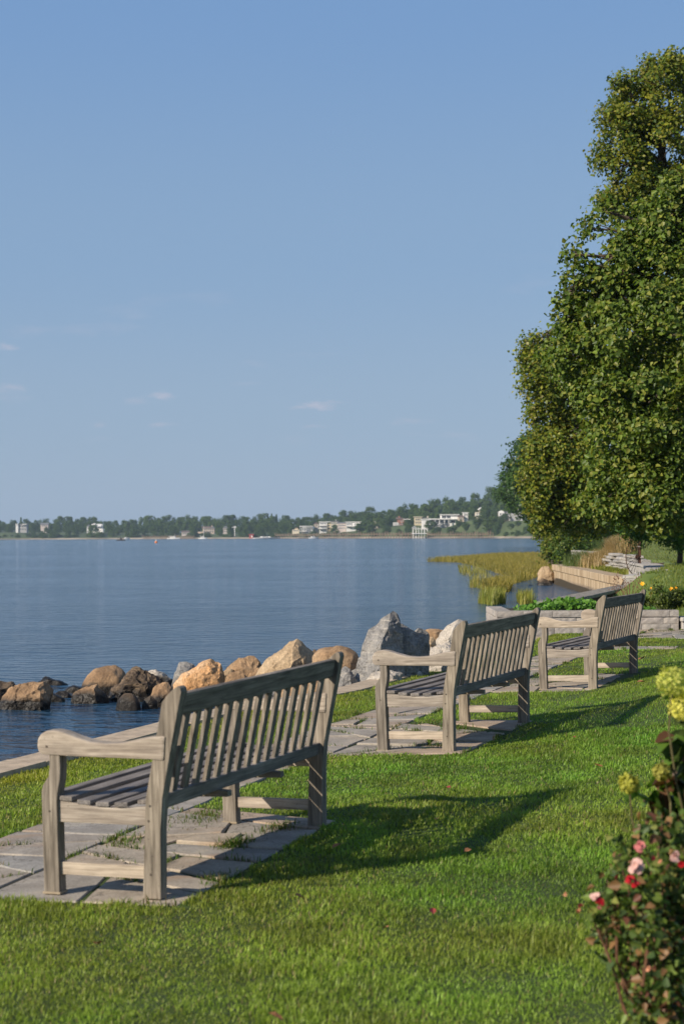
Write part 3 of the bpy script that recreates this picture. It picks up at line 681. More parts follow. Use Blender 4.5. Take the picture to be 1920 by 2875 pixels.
# ------------------------------------------------------------------ block planter in front of the cove
pl = empty('block_planter', (3.85, 28.0, 0), 'grey split-face block planter wall behind the farthest bench', 'planter')
rk = random.Random(4)
def rough_block(name, x0, x1, y0, y1, z0, z1, mat, parent, bulge=.012, bevel=.008):
    """a block whose front (-y) face is a split face"""
    nx, nz = max(3, int((x1-x0)/.05)), max(3, int((z1-z0)/.04)); V = []; Fc = []
    for j in range(nz+1):
        for i in range(nx+1):
            ed = 1 if 0 < i < nx and 0 < j < nz else 0
            V.append((x0+(x1-x0)*i/nx, y0 - (rk.random()*bulge*.7+bulge*.5)*ed, z0+(z1-z0)*j/nz))
    n0 = len(V); V += [(x0, y1, z0), (x1, y1, z0), (x1, y1, z1), (x0, y1, z1)]
    for j in range(nz):
        for i in range(nx):
            a = j*(nx+1)+i; Fc.append((a, a+1, a+nx+2, a+nx+1))
    tl, tr = nz*(nx+1), nz*(nx+1)+nx
    Fc += [tuple([n0+1, n0]+list(range(0, nx+1))), tuple(list(range(tr, tl-1, -1))+[n0+3, n0+2])[::1],
           tuple([n0]+[n0+3]+[j*(nx+1) for j in range(nz, -1, -1)]), tuple([n0+2, n0+1]+[j*(nx+1)+nx for j in range(nz+1)]), (n0, n0+1, n0+2, n0+3)]
    mb = MB(); mb.add(V, Fc); return mb.build(name, M[mat], parent)
X0, X1 = 2.42-3.85, 5.28-3.85
for zi, (z0, z1, nm, ln, off) in enumerate([(-.30, -.082, 'block', .455, .2), (-.078, .138, 'block', .455, .0), (.142, .252, 'block', .455, .25), (.256, .352, 'cap_block', .46, .1)]):
    x = X0 - ln*off
    while x < X1 - .02:
        a, b = max(x, X0), min(x+ln, X1)
        if b-a > .06:
            pr = -.02 if nm == 'cap_block' else 0
            rough_block(nm, a+.003, b-.003, pr, .26, z0, z1, 'block', pl, .009 if nm == 'block' else .006)
        x += ln
for j in range(4):                                                   # return along the water side
    for zi, (z0, z1) in enumerate([(-.30, -.082), (-.078, .138), (.142, .252), (.256, .352)]):
        MB().box(X0-.01, X0+.25, .27+j*.42, .685+j*.42, z0, z1).build('block', M['block'], pl, bevel=.01)
MB().box(X0+.22, X1, .255, 2.3, .0, .30).build('soil_fill', M['soil'], pl)
st = empty('stone_step', (5.62, 27.9, 0), 'low stone step at the right end of the block planter', 'step')
MB().box(-.3, .5, 0, .5, -.1, .17).build('riser', M['paver'], st, bevel=.01)
MB().box(-.32, .52, -.04, .5, .172, .245).build('tread', M['paver'], st, bevel=.015)

# ------------------------------------------------------------------ grey plank edging beyond the planter
be = empty('plank_edging', (5.7, 39.8, .0), 'long grey plank edging raised over a dark gap behind the farthest bench', 'edging')
A_, B_ = at(1562, 1690, Y=33.4), at(1780, 1642, Y=45.8)
dv = (B_ - A_); L_ = dv.length; dv.normalize(); side = Vector((dv.y, -dv.x, 0)).normalized()
bo = Vector(be.location)
for k in range(6):
    a = A_ + dv*(L_*k/6+.012); b = A_ + dv*(L_*(k+1)/6-.012); mb = MB(); V = []
    for p in (a, b):
        for q, z in ((-.42, 0), (.10, 0), (.10, -.075), (-.42, -.075)): V.append(p + side*q + Vector((0, 0, z)) - bo)
    mb.add(V, [(0, 1, 2, 3), (7, 6, 5, 4), (0, 4, 5, 1), (1, 5, 6, 2), (2, 6, 7, 3), (3, 7, 4, 0)])
    mb.build('plank', M['old_plank'], be, bevel=.012, grain='y')
for k in range(26):
    p = A_ + dv*(L_*(k+.5)/26) - bo
    MB().tube([p + side*.02 + Vector((0, 0, -.08)), p + side*.02 + Vector((0, 0, -.9))], .05, 6).build('pile', M['pile'], be, grain='z')

# ------------------------------------------------------------------ tan seawall across the cove
tw = empty('tan_seawall', (9.3, 68, 0), 'stained tan concrete seawall curving across the cove', 'wall')
TP = [Vector((9.75, 82.5)), Vector((9.62, 78)), Vector((9.45, 73)), Vector((9.3, 68)), Vector((9.12, 63.5)), Vector((8.98, 60)), Vector((9.05, 57.6)), Vector((9.5, 56.2))]
for i, (a, b) in enumerate(zip(TP, TP[1:])):
    d = (b-a).normalized(); n_ = Vector((-d.y, d.x)); o_ = Vector((9.3, 68))
    if n_.x < 0: n_ = -n_
    def pan(z0, z1, w0, w1, nm, gap):
        q = [a+d*gap+n_*w0-o_, b-d*gap+n_*w0-o_, b-d*gap+n_*w1-o_, a+d*gap+n_*w1-o_]
        V = [(p.x, p.y, z0) for p in q]+[(p.x, p.y, z1) for p in q]
        MB().add(V, [(0, 3, 2, 1), (4, 5, 6, 7), (0, 1, 5, 4), (1, 2, 6, 5), (2, 3, 7, 6), (3, 0, 4, 7)]).build(nm, M['seawall'], tw, bevel=.015)
    pan(-1.2, -.10, 0, .5, 'wall_panel', .01)
    pan(-.098, .17, -.05, .6, 'wall_cap', .012)

# ------------------------------------------------------------------ stacked ledge stones above it
sw_ = empty('stacked_stone_wall', (10.6, 66, .2), 'low dry-stacked grey ledge stone wall above the tan seawall', 'wall')
path = [Vector((10.9, 84)), Vector((10.95, 78)), Vector((10.85, 72)), Vector((10.6, 66)), Vector((10.3, 61)), Vector((9.95, 57))]
def along(P, t):
    Ls = [(b-a).length for a, b in zip(P, P[1:])]; T = t*sum(Ls)
    for (a, b), l_ in zip(zip(P, P[1:]), Ls):
        if T <= l_: return a+(b-a)*(T/l_), (b-a).normalized()
        T -= l_
    return P[-1], (P[-1]-P[-2]).normalized()
for c in range(5):
    t = rk.uniform(0, .02)
    while t < .985:
        dl = rk.uniform(.022, .052)*1.5; (p, d) = along(path, min(1, t+dl/2)); L1 = dl*28.6-.03
        h = .118; z = .02 + c*.122 + rk.uniform(-.006, .006) + .0
        if not (c == 4 and (rk.random() < .35 or t > .8)) and not (c == 3 and t > .86):
            mb = MB(); hl = L1/2; dp = rk.uniform(.16, .24); pr = rk.uniform(-.07, .05)
            n_ = Vector((d.y, -d.x)); n_ = n_ if n_.x < 0 else -n_
            V = []
            for zz in (0, h-.012+rk.uniform(-.012, .008)):
                for u_, w_ in ((-hl, pr+dp), (hl, pr+dp+rk.uniform(-.04, .04)), (hl, pr-dp), (-hl, pr-dp)):
                    q = d*u_ + n_*(w_ + rk.uniform(-.02, .02)); V.append((q.x, q.y, zz + rk.uniform(-.006, .006)))
            mb.add(V, [(0, 3, 2, 1), (4, 5, 6, 7), (0, 1, 5, 4), (1, 2, 6, 5), (2, 3, 7, 6), (3, 0, 4, 7)])
            mb.build('ledge_stone', M['ledge'], sw_, (p.x-10.6, p.y-66, z), bevel=.02)
        t += dl

# ------------------------------------------------------------------ curved paver wall at the right
pw = empty('curved_paver_wall', (8.6, 46, .3), 'curved grey retaining wall topped with pavers beside the rusty post', 'wall')
cp = [Vector((9.62, 57.5)), Vector((9.45, 54)), Vector((9.1, 51)), Vector((8.5, 47.5)), Vector((7.75, 44.5)), Vector((7.05, 42.4))]
NP = 30
for k in range(NP):
    (p0, d0_), (p1, d1_) = along(cp, k/NP), along(cp, (k+1)/NP)
    n0_ = Vector((-d0_.y, d0_.x)); n1_ = Vector((-d1_.y, d1_.x)); zt = .66 - .10*(k/NP)
    def quadbox(w0, w1, z0, z1, g, nm, mt, bv):
        a, b = p0.lerp(p1, g), p0.lerp(p1, 1-g); o_ = Vector((8.6, 46))
        q = [a+n0_*w0-o_, b+n1_*w0-o_, b+n1_*w1-o_, a+n0_*w1-o_]
        V = [(v.x, v.y, z0-.3) for v in q]+[(v.x, v.y, z1-.3) for v in q]
        MB().add(V, [(0, 3, 2, 1), (4, 5, 6, 7), (0, 1, 5, 4), (1, 2, 6, 5), (2, 3, 7, 6), (3, 0, 4, 7)]).build(nm, M[mt], pw, bevel=bv)
    quadbox(-.42, .22, zt-.075, zt, .03, 'paver', 'paver', .008)
    if k % 2 == 0:
        for c in range(2): quadbox(-.36, .16, zt-.08-.20*(c+1)+.004, zt-.08-.20*c, -.45 if k == 0 else .02, 'wall_block', 'paver', .006)
    else:
        for c in range(2): quadbox(-.36, .16, zt-.08-.20*(c+1)+.004, zt-.08-.20*c, .02, 'wall_block', 'paver', .006)

# ------------------------------------------------------------------ post, half wheel, fence
pc = at(1794, 1582, Y=55.5)
po = empty('fence_post', pc, 'rusty brown iron post with pale ties at the end of the curved wall', 'post')
MB().box(-.045, .045, -.045, .045, -.4, .76).build('shaft', M['rust'], po, bevel=.008)
MB().box(-.055, .055, -.055, .055, .762, .785).build('cap', M['rust'], po, bevel=.004)
for z in (.17, .52): MB().box(-.049, .049, -.05, .05, z, z+.018).build('tie', M['white_band'], po)
wh = empty('half_wheel', pc + Vector((-.06, -.03, .20)), 'rusty spoked half wheel standing against the iron post', 'wheel')
Rw = .58
def wp(a, r): return (-r*.72*math.cos(a), -r*.55*math.cos(a), r*math.sin(a))
MB().tube([wp(R(-88+i*176/28), Rw) for i in range(29)], .014, 6).build('rim', M['rust'], wh, smooth=True)
for i in range(12):
    a = R(-84+i*168/11); MB().tube([wp(a, .05), wp(a, Rw-.012)], .007, 5).build('spoke', M['rust'], wh)
MB().tube([(-.04, -.03, 0), (.05, .035, 0)], .06, 10).build('hub', M['rust'], wh)
fe = empty('chain_link_fence', pc, 'dark chain-link fence running right from the rusty post', 'fence')
fl_, fh_ = 3.2, .95; mb = MB(); st_ = .10
k = -fh_
def fpt(u, z): return (u*.985+.06, -u*.10, z + .06*u - .12)
while k < fl_:
    for sg in (1, -1):
        u0, z0, u1, z1 = (k, 0, k+fh_, fh_) if sg == 1 else (k, fh_, k+fh_, 0)
        if u0 < 0: z0 += sg*(-u0); u0 = 0
        if u1 > fl_: z1 -= sg*(u1-fl_); u1 = fl_
        if u1 > u0: mb.tube([fpt(u0, z0), fpt(u1, z1)], .0035, 3, cap=False)
    k += st_
mb.build('wire_mesh', M['galv'], fe)
MB().tube([fpt(0, fh_), fpt(fl_, fh_)], .012, 6).build('top_wire', M['galv'], fe)
MB().tube([fpt(.3, .1), fpt(1.6, .0), fpt(2.4, .18)], .03, 6).build('fallen_pole', M['pile'], fe, grain='x')
for u in (1.6, 3.2): MB().tube([fpt(u, -.4), fpt(u, fh_+.03)], .025, 6).build('fence_stake', M['galv'], fe)

# ------------------------------------------------------------------ grass
def blades(P, H, Wd, az, lean, C, two=True, tipc=None):
    """P (n,3) bases; returns verts, sizes, loops, colours of bent blades"""
    n = len(P); ca, sa = np.cos(az), np.sin(az)
    wx, wy = -sa*Wd/2, ca*Wd/2
    dx, dy = ca*lean*H, sa*lean*H
    if two:
        V = np.empty((n, 5, 3)); 
        V[:, 0] = P; V[:, 1] = P
        V[:, 0, 0] -= wx; V[:, 0, 1] -= wy; V[:, 1, 0] += wx; V[:, 1, 1] += wy
        m = P + np.stack([dx*.32, dy*.32, H*.58], 1); V[:, 2] = m; V[:, 3] = m
        V[:, 2, 0] += wx*.8; V[:, 2, 1] += wy*.8; V[:, 3, 0] -= wx*.8; V[:, 3, 1] -= wy*.8
        V[:, 4] = P + np.stack([dx, dy, H*(1-.25*lean)], 1)
        b = np.arange(n)[:, None]*5
        loops = np.concatenate([b+0, b+1, b+2, b+3, b+3, b+2, b+4], 1).ravel(); sizes = np.tile([4, 3], n)
        k = np.array([.62, .62, .95, .95, 1.12])
    else:
        V = np.empty((n, 3, 3)); V[:, 0] = P; V[:, 1] = P
        V[:, 0, 0] -= wx; V[:, 0, 1] -= wy; V[:, 1, 0] += wx; V[:, 1, 1] += wy
        V[:, 2] = P + np.stack([dx, dy, H*(1-.2*lean)], 1)
        b = np.arange(n)[:, None]*3; loops = np.concatenate([b, b+1, b+2], 1).ravel(); sizes = np.full(n, 3)
        k = np.array([.65, .65, 1.1])
    cc = C[:, None, :]*np.ones(len(k))[None, :, None]
    if tipc is not None: cc = cc + (tipc - cc)*np.clip((k-.6)/.5, 0, 1)[None, :, None]
    return V.reshape(-1, 3), sizes, loops, cc.reshape(-1, 3)
def merge(parts):
    V = []; S = []; Lp = []; C = []; off = 0
    for v, s_, l_, c in parts: V.append(v); S.append(s_); Lp.append(l_+off); C.append(c); off += len(v)
    return np.concatenate(V), np.concatenate(S), np.concatenate(Lp), np.concatenate(C)
def vnoise(x, y, sc, seed=0):
    """cheap smooth value noise on arrays"""
    x = x*sc+seed*17.3; y = y*sc+seed*9.1; xi, yi = np.floor(x).astype(int), np.floor(y).astype(int); fx, fy = x-xi, y-yi
    fx = fx*fx*(3-2*fx); fy = fy*fy*(3-2*fy)
    def h(a, b): return np.abs(np.sin(a*127.1+b*311.7+seed*74.7)*43758.5453) % 1
    return (h(xi, yi)*(1-fx)+h(xi+1, yi)*fx)*(1-fy)+(h(xi, yi+1)*(1-fx)+h(xi+1, yi+1)*fx)*fy
def in_poly(s, w, p):
    r = np.zeros(len(s), bool)
    for i in range(len(p)):
        x1, y1 = p[i]; x2, y2 = p[(i+1) % len(p)]
        c = ((y1 > w) != (y2 > w)) & (s < (x2-x1)*(w-y1)/((y2-y1) if y2 != y1 else 1e-9)+x1); r ^= c
    return r
zs_v = np.vectorize(zs); ks_v = np.vectorize(kslope)
def lawn_blades():
    parts = []
    bands = [(4.6, 7.0, 13000, True), (7.0, 9.5, 10000, True), (9.5, 13, 6500, True), (13, 18, 3600, False), (18, 28.5, 1900, False)]
    for y0, y1, dens, two in bands:
        w0, w1 = -.225*y1-1.3, .225*y1+1.3; n = int((w1-w0)*(y1-y0)*dens)
        x = rng.uniform(w0, w1, n); y = rng.uniform(y0, y1, n)
        ok = np.abs(x) < .222*y+1.2; x, y = x[ok], y[ok]
        dx, dy = x-O2[0], y-O2[1]; s = dx*S2[0]+dy*S2[1]; w = dx*N2[0]+dy*N2[1]
        wl_ = 2.97-.42*np.clip((s-7.5)/3, 0, 1)**2*(3-2*np.clip((s-7.5)/3, 0, 1)) - .33
        jit = (vnoise(s, w, 9, 3)-.5)*.10
        ok = (w < wl_ + jit*.3)
        for p in PATHS:
            ok &= ~in_poly(s+jit, w+jit, p)
        ok &= ~((y > 27.6) & (x < 5.3))
        x, y, s, w = x[ok], y[ok], s[ok], w[ok]
        z = np.where(w > -.12, zs_v(s)-.012-.025*w, zs_v(s)-.005+ks_v(s)*(np.minimum(-w, 3.5)-.12))
        n = len(x); dist = y/7
        patch = vnoise(x, y, 2.2, 1); patch2 = vnoise(x, y, .7, 5); fine = vnoise(x, y, 7, 2)
        H = rng.uniform(.018, .038, n)*(.6+.75*patch)*(.65+.7*fine); Wd = rng.uniform(.0028, .0046, n)*np.clip(dist, 1, 3.4)
        az = rng.uniform(0, 2*np.pi, n); lean = rng.uniform(.15, .95, n)
        p3 = vnoise(x, y, 1.3, 11); p4 = vnoise(x, y, 4.5, 12); base = np.stack([.164+.078*patch2+.06*(p3-.5), .270+.05*patch2+.05*(p4-.5), .036+.014*patch2], 1)*(.78+.44*p4)[:, None]
        yel = np.clip((w-1.7)/.9, 0, 1)*(.25+.75*patch)*.8
        base = base*(1-yel[:, None])+np.array([.36, .33, .04])*yel[:, None]
        base *= (.62+.76*rng.random(n))[:, None]
        dry = rng.random(n) < .04+.30*np.clip(p3*1.6-.9, 0, 1)*np.clip(1.6*p4-.3, 0, 1)
        base[dry] = np.array([.30, .25, .11])*(.7+.5*rng.random(dry.sum()))[:, None]
        parts.append(blades(np.stack([x, y, z-.006], 1), H, Wd, az, lean, base, two))
    # tufts creeping into the joints
    P = []
    for q in STONES:
        if rng.random() < .75:
            for _ in range(rng.integers(1, 3)):
                i = rng.integers(len(q)); a, b = q[i], q[(i+1) % len(q)]; t = rng.random()
                cs, cw = a[0]+t*(b[0]-a[0]), a[1]+t*(b[1]-a[1]); m = rng.integers(20, 90)
                ds = b[0]-a[0]; dw = b[1]-a[1]; L = math.hypot(ds, dw)+1e-6; tt = rng.normal(0, .09, m)
                P.append(np.stack([cs+ds/L*tt+rng.normal(0, .008, m), cw+dw/L*tt+rng.normal(0, .008, m)], 1))
    for cs, cw, sp, m in ((1.28, .16, .05, 420), (1.75, .10, .06, 200), (6.5, .35, .07, 300), (6.2, .6, .05, 200), (11.4, .1, .06, 220), (.45, -.1, .05, 150), (1.3, .75, .09, 250), (2.0, .62, .12, 500)):
        P.append(np.stack([rng.normal(cs, sp*1.4, m), rng.normal(cw, sp*.7, m)], 1))
    P = np.concatenate(P); s, w = P[:, 0], P[:, 1]; n = len(s)
    x = O2[0]+s*S2[0]+w*N2[0]; y = O2[1]+s*S2[1]+w*N2[1]; z = zs_v(s)-.021-.025*w
    base = np.array([.09, .15, .022])*(.6+.8*rng.random(n))[:, None]; base[rng.random(n) < .25] = (.17, .13, .06)
    parts.append(blades(np.stack([x, y, z], 1), rng.uniform(.025, .065, n), rng.uniform(.004, .007, n), rng.uniform(0, 6.28, n), rng.uniform(.2, .9, n), base))
    return parts
V, S_, Lp, C = merge(lawn_blades())
o = link('lawn_grass', np_mesh('lawn_grass', V, S_, Lp, M['grass'], C)); tag(o, 'short mown green lawn grass around the benches', 'grass', kind='stuff')

def tall_grass(name, label, pts, H, Wd, lean, c0, c1, cat='grass', kind='stuff', two=True):
    n = len(pts); t = rng.random(n)[:, None]; C = np.array(c0)*(1-t)+np.array(c1)*t; C *= (.7+.6*rng.random(n))[:, None]
    v, s_, l_, c = blades(pts, rng.uniform(*H, n), rng.uniform(*Wd, n), rng.uniform(0, 6.28, n), rng.uniform(*lean, n), C, two)
    o_ = link(name, np_mesh(name, v, s_, l_, M['grass'], c)); tag(o_, label, cat, kind=kind); return o_
# hill and bank grass, right of the cove
n = 60000; y = rng.uniform(29, 84, n)**1.0; d = rng.uniform(.05, 9, n)
x = np.array([shore_x(a) for a in y])+d; ok = (np.abs(x) < .215*y) & ~((y > 50) & (d < 1.35)); x, y = x[ok], y[ok]
z = np.array([zhill(a, b) for a, b in zip(x, y)])
tall_grass('hill_grass', 'mown grass on the slope behind the chain-link fence', np.stack([x, y, z-.01], 1), (.05, .11), (.015, .035), (.2, .9), (.13, .19, .03), (.24, .25, .06), two=False)
# salt marsh grass: clumps given by their waterline in the picture
def marsh(regions):
    P = []
    for (poly, m) in regions:
        q = [at(px, py, z=WATER) for px, py in poly]; pp = [(v.x, v.y) for v in q]
        xs = [v[0] for v in pp]; ys = [v[1] for v in pp]
        x = rng.uniform(min(xs), max(xs), m*3); y = rng.uniform(min(ys), max(ys), m*3)
        dens = vnoise(x, y, .22, 8)
        ok = in_poly(x, y, pp) & (rng.random(m*3) < .3+dens); x, y = x[ok][:m], y[ok][:m]
        P.append(np.stack([x, y, np.full(len(x), WATER-.05)], 1))
    return np.concatenate(P)
pts = marsh([([(1196, 1577), (1300, 1571), (1400, 1562), (1500, 1560), (1600, 1566), (1575, 1600), (1555, 1618), (1500, 1625), (1440, 1640), (1420, 1618), (1360, 1598), (1290, 1579)], 52000),
             ([(1355, 1655), (1400, 1640), (1436, 1648), (1430, 1662), (1380, 1666)], 3500)])
tall_grass('marsh_grass', 'golden green salt marsh grass standing in the shallows', pts, (.30, .68), (.016, .036), (.1, .9), (.26, .235, .045), (.44, .335, .09), two=True)
pts = marsh([([(1285, 1592), (1350, 1600), (1390, 1625), (1330, 1632), (1290, 1610)], 600), ([(1320, 1640), (1370, 1644), (1360, 1655), (1315, 1650)], 260)])
tall_grass('sparse_marsh_grass', 'thin sparse marsh stems left of the golden grass', pts, (.25, .6), (.015, .03), (.05, .5), (.22, .24, .05), (.33, .27, .08))
pts = marsh([([(1340, 1693), (1400, 1688), (1420, 1694), (1380, 1700)], 900)])
tall_grass('marsh_tuft', 'small tuft of marsh grass nearest the planter', pts, (.3, .72), (.014, .03), (.05, .5), (.22, .26, .05), (.34, .32, .08))
pts = marsh([([(1450, 1688), (1490, 1686), (1500, 1696), (1460, 1700)], 420)])
tall_grass('thin_marsh_tuft', 'thin marsh tuft between the nearest tuft and the planter weeds', pts, (.3, .6), (.014, .028), (.05, .5), (.20, .24, .05), (.30, .28, .08))
# tall dry ornamental grass on the terrace
c0 = at(1712, 1568, Y=74); n = 5200
x = rng.normal(c0.x, .38, n); y = rng.normal(74, .8, n)
z = np.array([zhill(a, b) for a, b in zip(x, y)])
tall_grass('ornamental_grass', 'tall dry pinkish ornamental grass behind the stacked stone wall', np.stack([x, y, z], 1), (.45, .95), (.015, .035), (.1, .7), (.30, .22, .10), (.46, .34, .19), cat='grass', kind=None)
c0 = at(1660, 1560, Y=78); n = 2600
x = rng.normal(c0.x, .42, n); y = rng.normal(78, .9, n); z = np.array([zhill(a, b) for a, b in zip(x, y)])
tall_grass('green_ornamental_grass', 'tall green ornamental grass left of the dry pinkish grass', np.stack([x, y, z], 1), (.4, .9), (.02, .04), (.2, .9), (.10, .16, .04), (.2, .24, .08), cat='grass', kind=None)
# blades on the terrace between tan wall and stacked stones
n = 2500; y = rng.uniform(57, 82, n); x = np.array([shore_x(a) for a in y])+rng.uniform(.5, 1.2, n)
tall_grass('terrace_grass', 'yellow green weeds between tan seawall and stacked stones', np.stack([x, y, np.full(n, .14)], 1), (.06, .25), (.02, .04), (.2, .8), (.2, .22, .03), (.32, .30, .06))

# ------------------------------------------------------------------ leaves and trees
def leaf_cloud(P, Nrm, size, C, kind='quad'):
    """P (n,3) leaf bases, Nrm (n,3) rough facing, size (n,) length -> folded leaf blades"""
    n = len(P)
    Nn = Nrm + rng.normal(0, .75, (n, 3)); Nn /= np.linalg.norm(Nn, axis=1)[:, None]+1e-9
    D = rng.normal(0, 1, (n, 3)) + np.array([0, 0, -.7]); D -= Nn*(D*Nn).sum(1)[:, None]; D /= np.linalg.norm(D, axis=1)[:, None]+1e-9
    Sd = np.cross(Nn, D); s = size[:, None]
    if kind == 'heart':      # six points folded along the midrib
        f = rng.uniform(.05, .28, n)[:, None]
        V = np.stack([P, P+D*s*.30+Sd*s*.40+Nn*s*f, P+D*s*.68+Sd*s*.27+Nn*s*f*.7, P+D*s*1.05-Nn*s*.12, P+D*s*.68-Sd*s*.27+Nn*s*f*.7, P+D*s*.30-Sd*s*.40+Nn*s*f], 1)
        b = np.arange(n)[:, None]*6
        loops = np.concatenate([b, b+1, b+2, b+3, b, b+3, b+4, b+5], 1).ravel(); sizes = np.tile([4, 4], n); k = 6
    else:
        V = np.stack([P, P+D*s*.45+Sd*s*.36+Nn*s*.1, P+D*s, P+D*s*.45-Sd*s*.36+Nn*s*.1], 1)
        b = np.arange(n)[:, None]*4; loops = np.concatenate([b, b+1, b+2, b+3], 1).ravel(); sizes = np.full(n, 4); k = 4
    return V.reshape(-1, 3), sizes, loops, np.repeat(C, k, 0)
def lobe_points(lobes, dens, gap=.45, shell=.55, sub=(.2, .38)):
    """leaf points on lobes (cx,cy,cz,r): each lobe carries smaller leafy clumps with gaps between them"""
    Ps = []; Ns = []
    for (cx, cy, cz, r) in lobes:
        ns = int(26*(1-gap*.5)); d = rng.normal(0, 1, (ns, 3)); d /= np.linalg.norm(d, axis=1)[:, None]
        c = np.array([cx, cy, cz])+d*(r*rng.uniform(shell, .84, ns))[:, None]; sr = r*rng.uniform(*sub, ns)
        nt = int(dens*r*r)
        k = rng.integers(ns, size=nt); e_ = rng.normal(0, 1, (nt, 3))+np.array([-.25, -.25, .45])+d[k]*.5; e_ /= np.linalg.norm(e_, axis=1)[:, None]
        rad = sr[k]*rng.uniform(.35, 1.0, nt)**.5
        Ps.append(c[k]+e_*rad[:, None]*np.array([1, 1, .8])); Ns.append(e_*.7+d[k]*.4)
    return np.concatenate(Ps), np.concatenate(Ns)
def twigs(P, N, per, spread):
    Q = np.repeat(P, per, 0)+rng.normal(0, spread, (len(P)*per, 3)); return Q, np.repeat(N, per, 0)
def limb(mb, a, b, r0, r1, n=5, wob=.06, sides=7):
    a, b = Vector(a), Vector(b); L = (b-a).length; pts = []
    for i in range(n+1):
        t = i/n; p = a.lerp(b, t)
        if 0 < i < n: p += Vector((random.gauss(0, wob), random.gauss(0, wob), random.gauss(0, wob*.5)))*L*.5
        p.z += .10*L*math.sin(t*math.pi)*.4; pts.append(p)
    mb.tube(pts, [r0+(r1-r0)*i/n for i in range(n+1)], sides)
def big_tree(name, label, base, lobes_px, Y, dens, per, spread, size, pal, kind, trunk_r, extra=(), gap=.45, group=None, shell=.55, mat='leaf'):
    """lobes_px: (px, py, radius px, depth offset m)"""
    lobes = []
    for (px, py, rp, dy) in lobes_px:
        p = at(px, py, Y=Y+dy); lobes.append((p.x, p.y, p.z, rp*(Y+dy)/F))
    lobes += list(extra)
    bx, by, bz = base
    t = empty(name, base, label, 'tree', group)
    P, N = lobe_points(lobes, dens, gap, shell); P, N = twigs(P, N, per, spread)
    pal = np.array(pal); n = len(P)
    C = pal[rng.integers(len(pal), size=n)]*(.75+.5*rng.random(n))[:, None]
    N = N*.8+np.array([-.15, -.35, .55])
    V, S__, L__, CC = leaf_cloud(P-np.array(base), N, rng.uniform(*size, n), C, kind)
    link('crown', np_mesh('crown', V, S__, L__, M[mat], CC), t)
    mb = MB(); top = max(l[2] for l in lobes)-bz
    cxm = sum(l[0] for l in lobes)/len(lobes)-bx; cym = sum(l[1] for l in lobes)/len(lobes)-by
    spine = [Vector((0, 0, -.3)), Vector((.02*top, 0, top*.2)), Vector((cxm*.25, cym*.25, top*.45)), Vector((cxm*.5, cym*.5, top*.72)), Vector((cxm*.7, cym*.7, top*.96))]
    mb.tube(spine, [trunk_r*1.25, trunk_r, trunk_r*.75, trunk_r*.45, trunk_r*.12], 10)
    tr = mb.build('trunk', M['bark'], t, smooth=True)
    mb = MB()
    for (cx, cy, cz, r) in lobes:
        c = Vector((cx-bx, cy-by, cz-bz)); h = min(max(.12*top, c.z-r*.8), top*.9); f = h/top
        i = min(3, int(f*4)); a = spine[min(i+1, 3)].lerp(spine[min(i+2, 4)], max(0, min(1, f*4-i)))
        limb(mb, a, c, trunk_r*.30, trunk_r*.08)
        for _ in range(5):
            d = Vector((random.gauss(0, 1), random.gauss(0, 1), random.gauss(.2, .8))).normalized()
            limb(mb, c-(c-a)*random.uniform(.05, .4), c+d*r*.92, trunk_r*.09, trunk_r*.02, 4, .08, 5)
    mb.build('branches', M['bark'], t, smooth=True)
    return t
LIND = [(.10, .16, .022), (.14, .195, .028), (.055, .095, .016), (.20, .22, .045), (.085, .135, .020)]
LIND_Y = [(.24, .26, .022), (.32, .30, .03), (.22, .24, .028), (.12, .18, .022), (.25, .25, .035), (.17, .21, .024), (.27, .235, .04)]
# nearer linden: big leaves, right edge
A_px = [(1905, 1300, 170, 0), (1750, 1290, 140, .3), (1725, 1385, 95, .2), (1820, 1130, 170, -.4), (1715, 1120, 115, .3), (1610, 990, 95, .5), (1760, 960, 150, 0), (1900, 950, 170, -.5),
        (1700, 850, 115, .4), (1640, 900, 80, .6), (1845, 800, 150, .2), (1760, 740, 105, .4), (1895, 640, 130, .4), (1800, 640, 75, .6), (1930, 1130, 180, .5), (1850, 1400, 110, -.3), (1730, 1410, 90, -.2), (1930, 540, 90, .5), (1655, 640, 30, .5), (1612, 712, 28, .4), (1600, 790, 28, .5), (1572, 842, 24, .4), (1565, 905, 22, .5), (1590, 1010, 26, .3), (1690, 590, 26, .6), (1640, 760, 34, .2)]
ext = [(7.2, 28.5, 4.2, 1.1), (7.6, 29.2, 5.6, 1.1), (6.9, 29.8, 3.0, 1.0), (8.2, 28.6, 3.0, 1.0), (6.6, 28.8, 7.2, .8), (7.3, 29.4, 6.8, .9)]
big_tree('linden_tree', 'near linden tree with large dark green leaves filling the right edge', (6.75, 29.3, .35), A_px, 28.6, 640, 8, .085, (.05, .105), LIND, 'heart', .17, ext, .3, shell=.5)
# taller linden behind it: small yellow-green leaves
B_px = [(1880, 270, 120, 0), (1800, 300, 100, .6), (1760, 380, 70, 0), (1860, 420, 120, .5), (1770, 480, 75, 0), (1760, 570, 70, .3), (1860, 560, 110, .5), (1545, 1010, 85, 0), (1515, 1100, 62, -.4), (1560, 1150, 90, .4),
        (1610, 1080, 90, 0), (1530, 1290, 85, 0), (1510, 1370, 55, -.4), (1590, 1340, 100, .3), (1570, 1420, 85, .2), (1650, 1220, 100, .2), (1640, 1330, 80, .2), (1640, 1430, 85, .6), (1600, 1230, 75, -.4), (1698, 330, 30, 0), (1688, 440, 34, .2), (1702, 560, 28, 0), (1740, 240, 34, .2), (1820, 190, 34, 0), (1492, 968, 26, 0), (1478, 1035, 24, 0), (1500, 1170, 22, .2), (1482, 1290, 24, .2), (1474, 1350, 22, 0), (1500, 1430, 26, 0), (1530, 1465, 30, 0)]
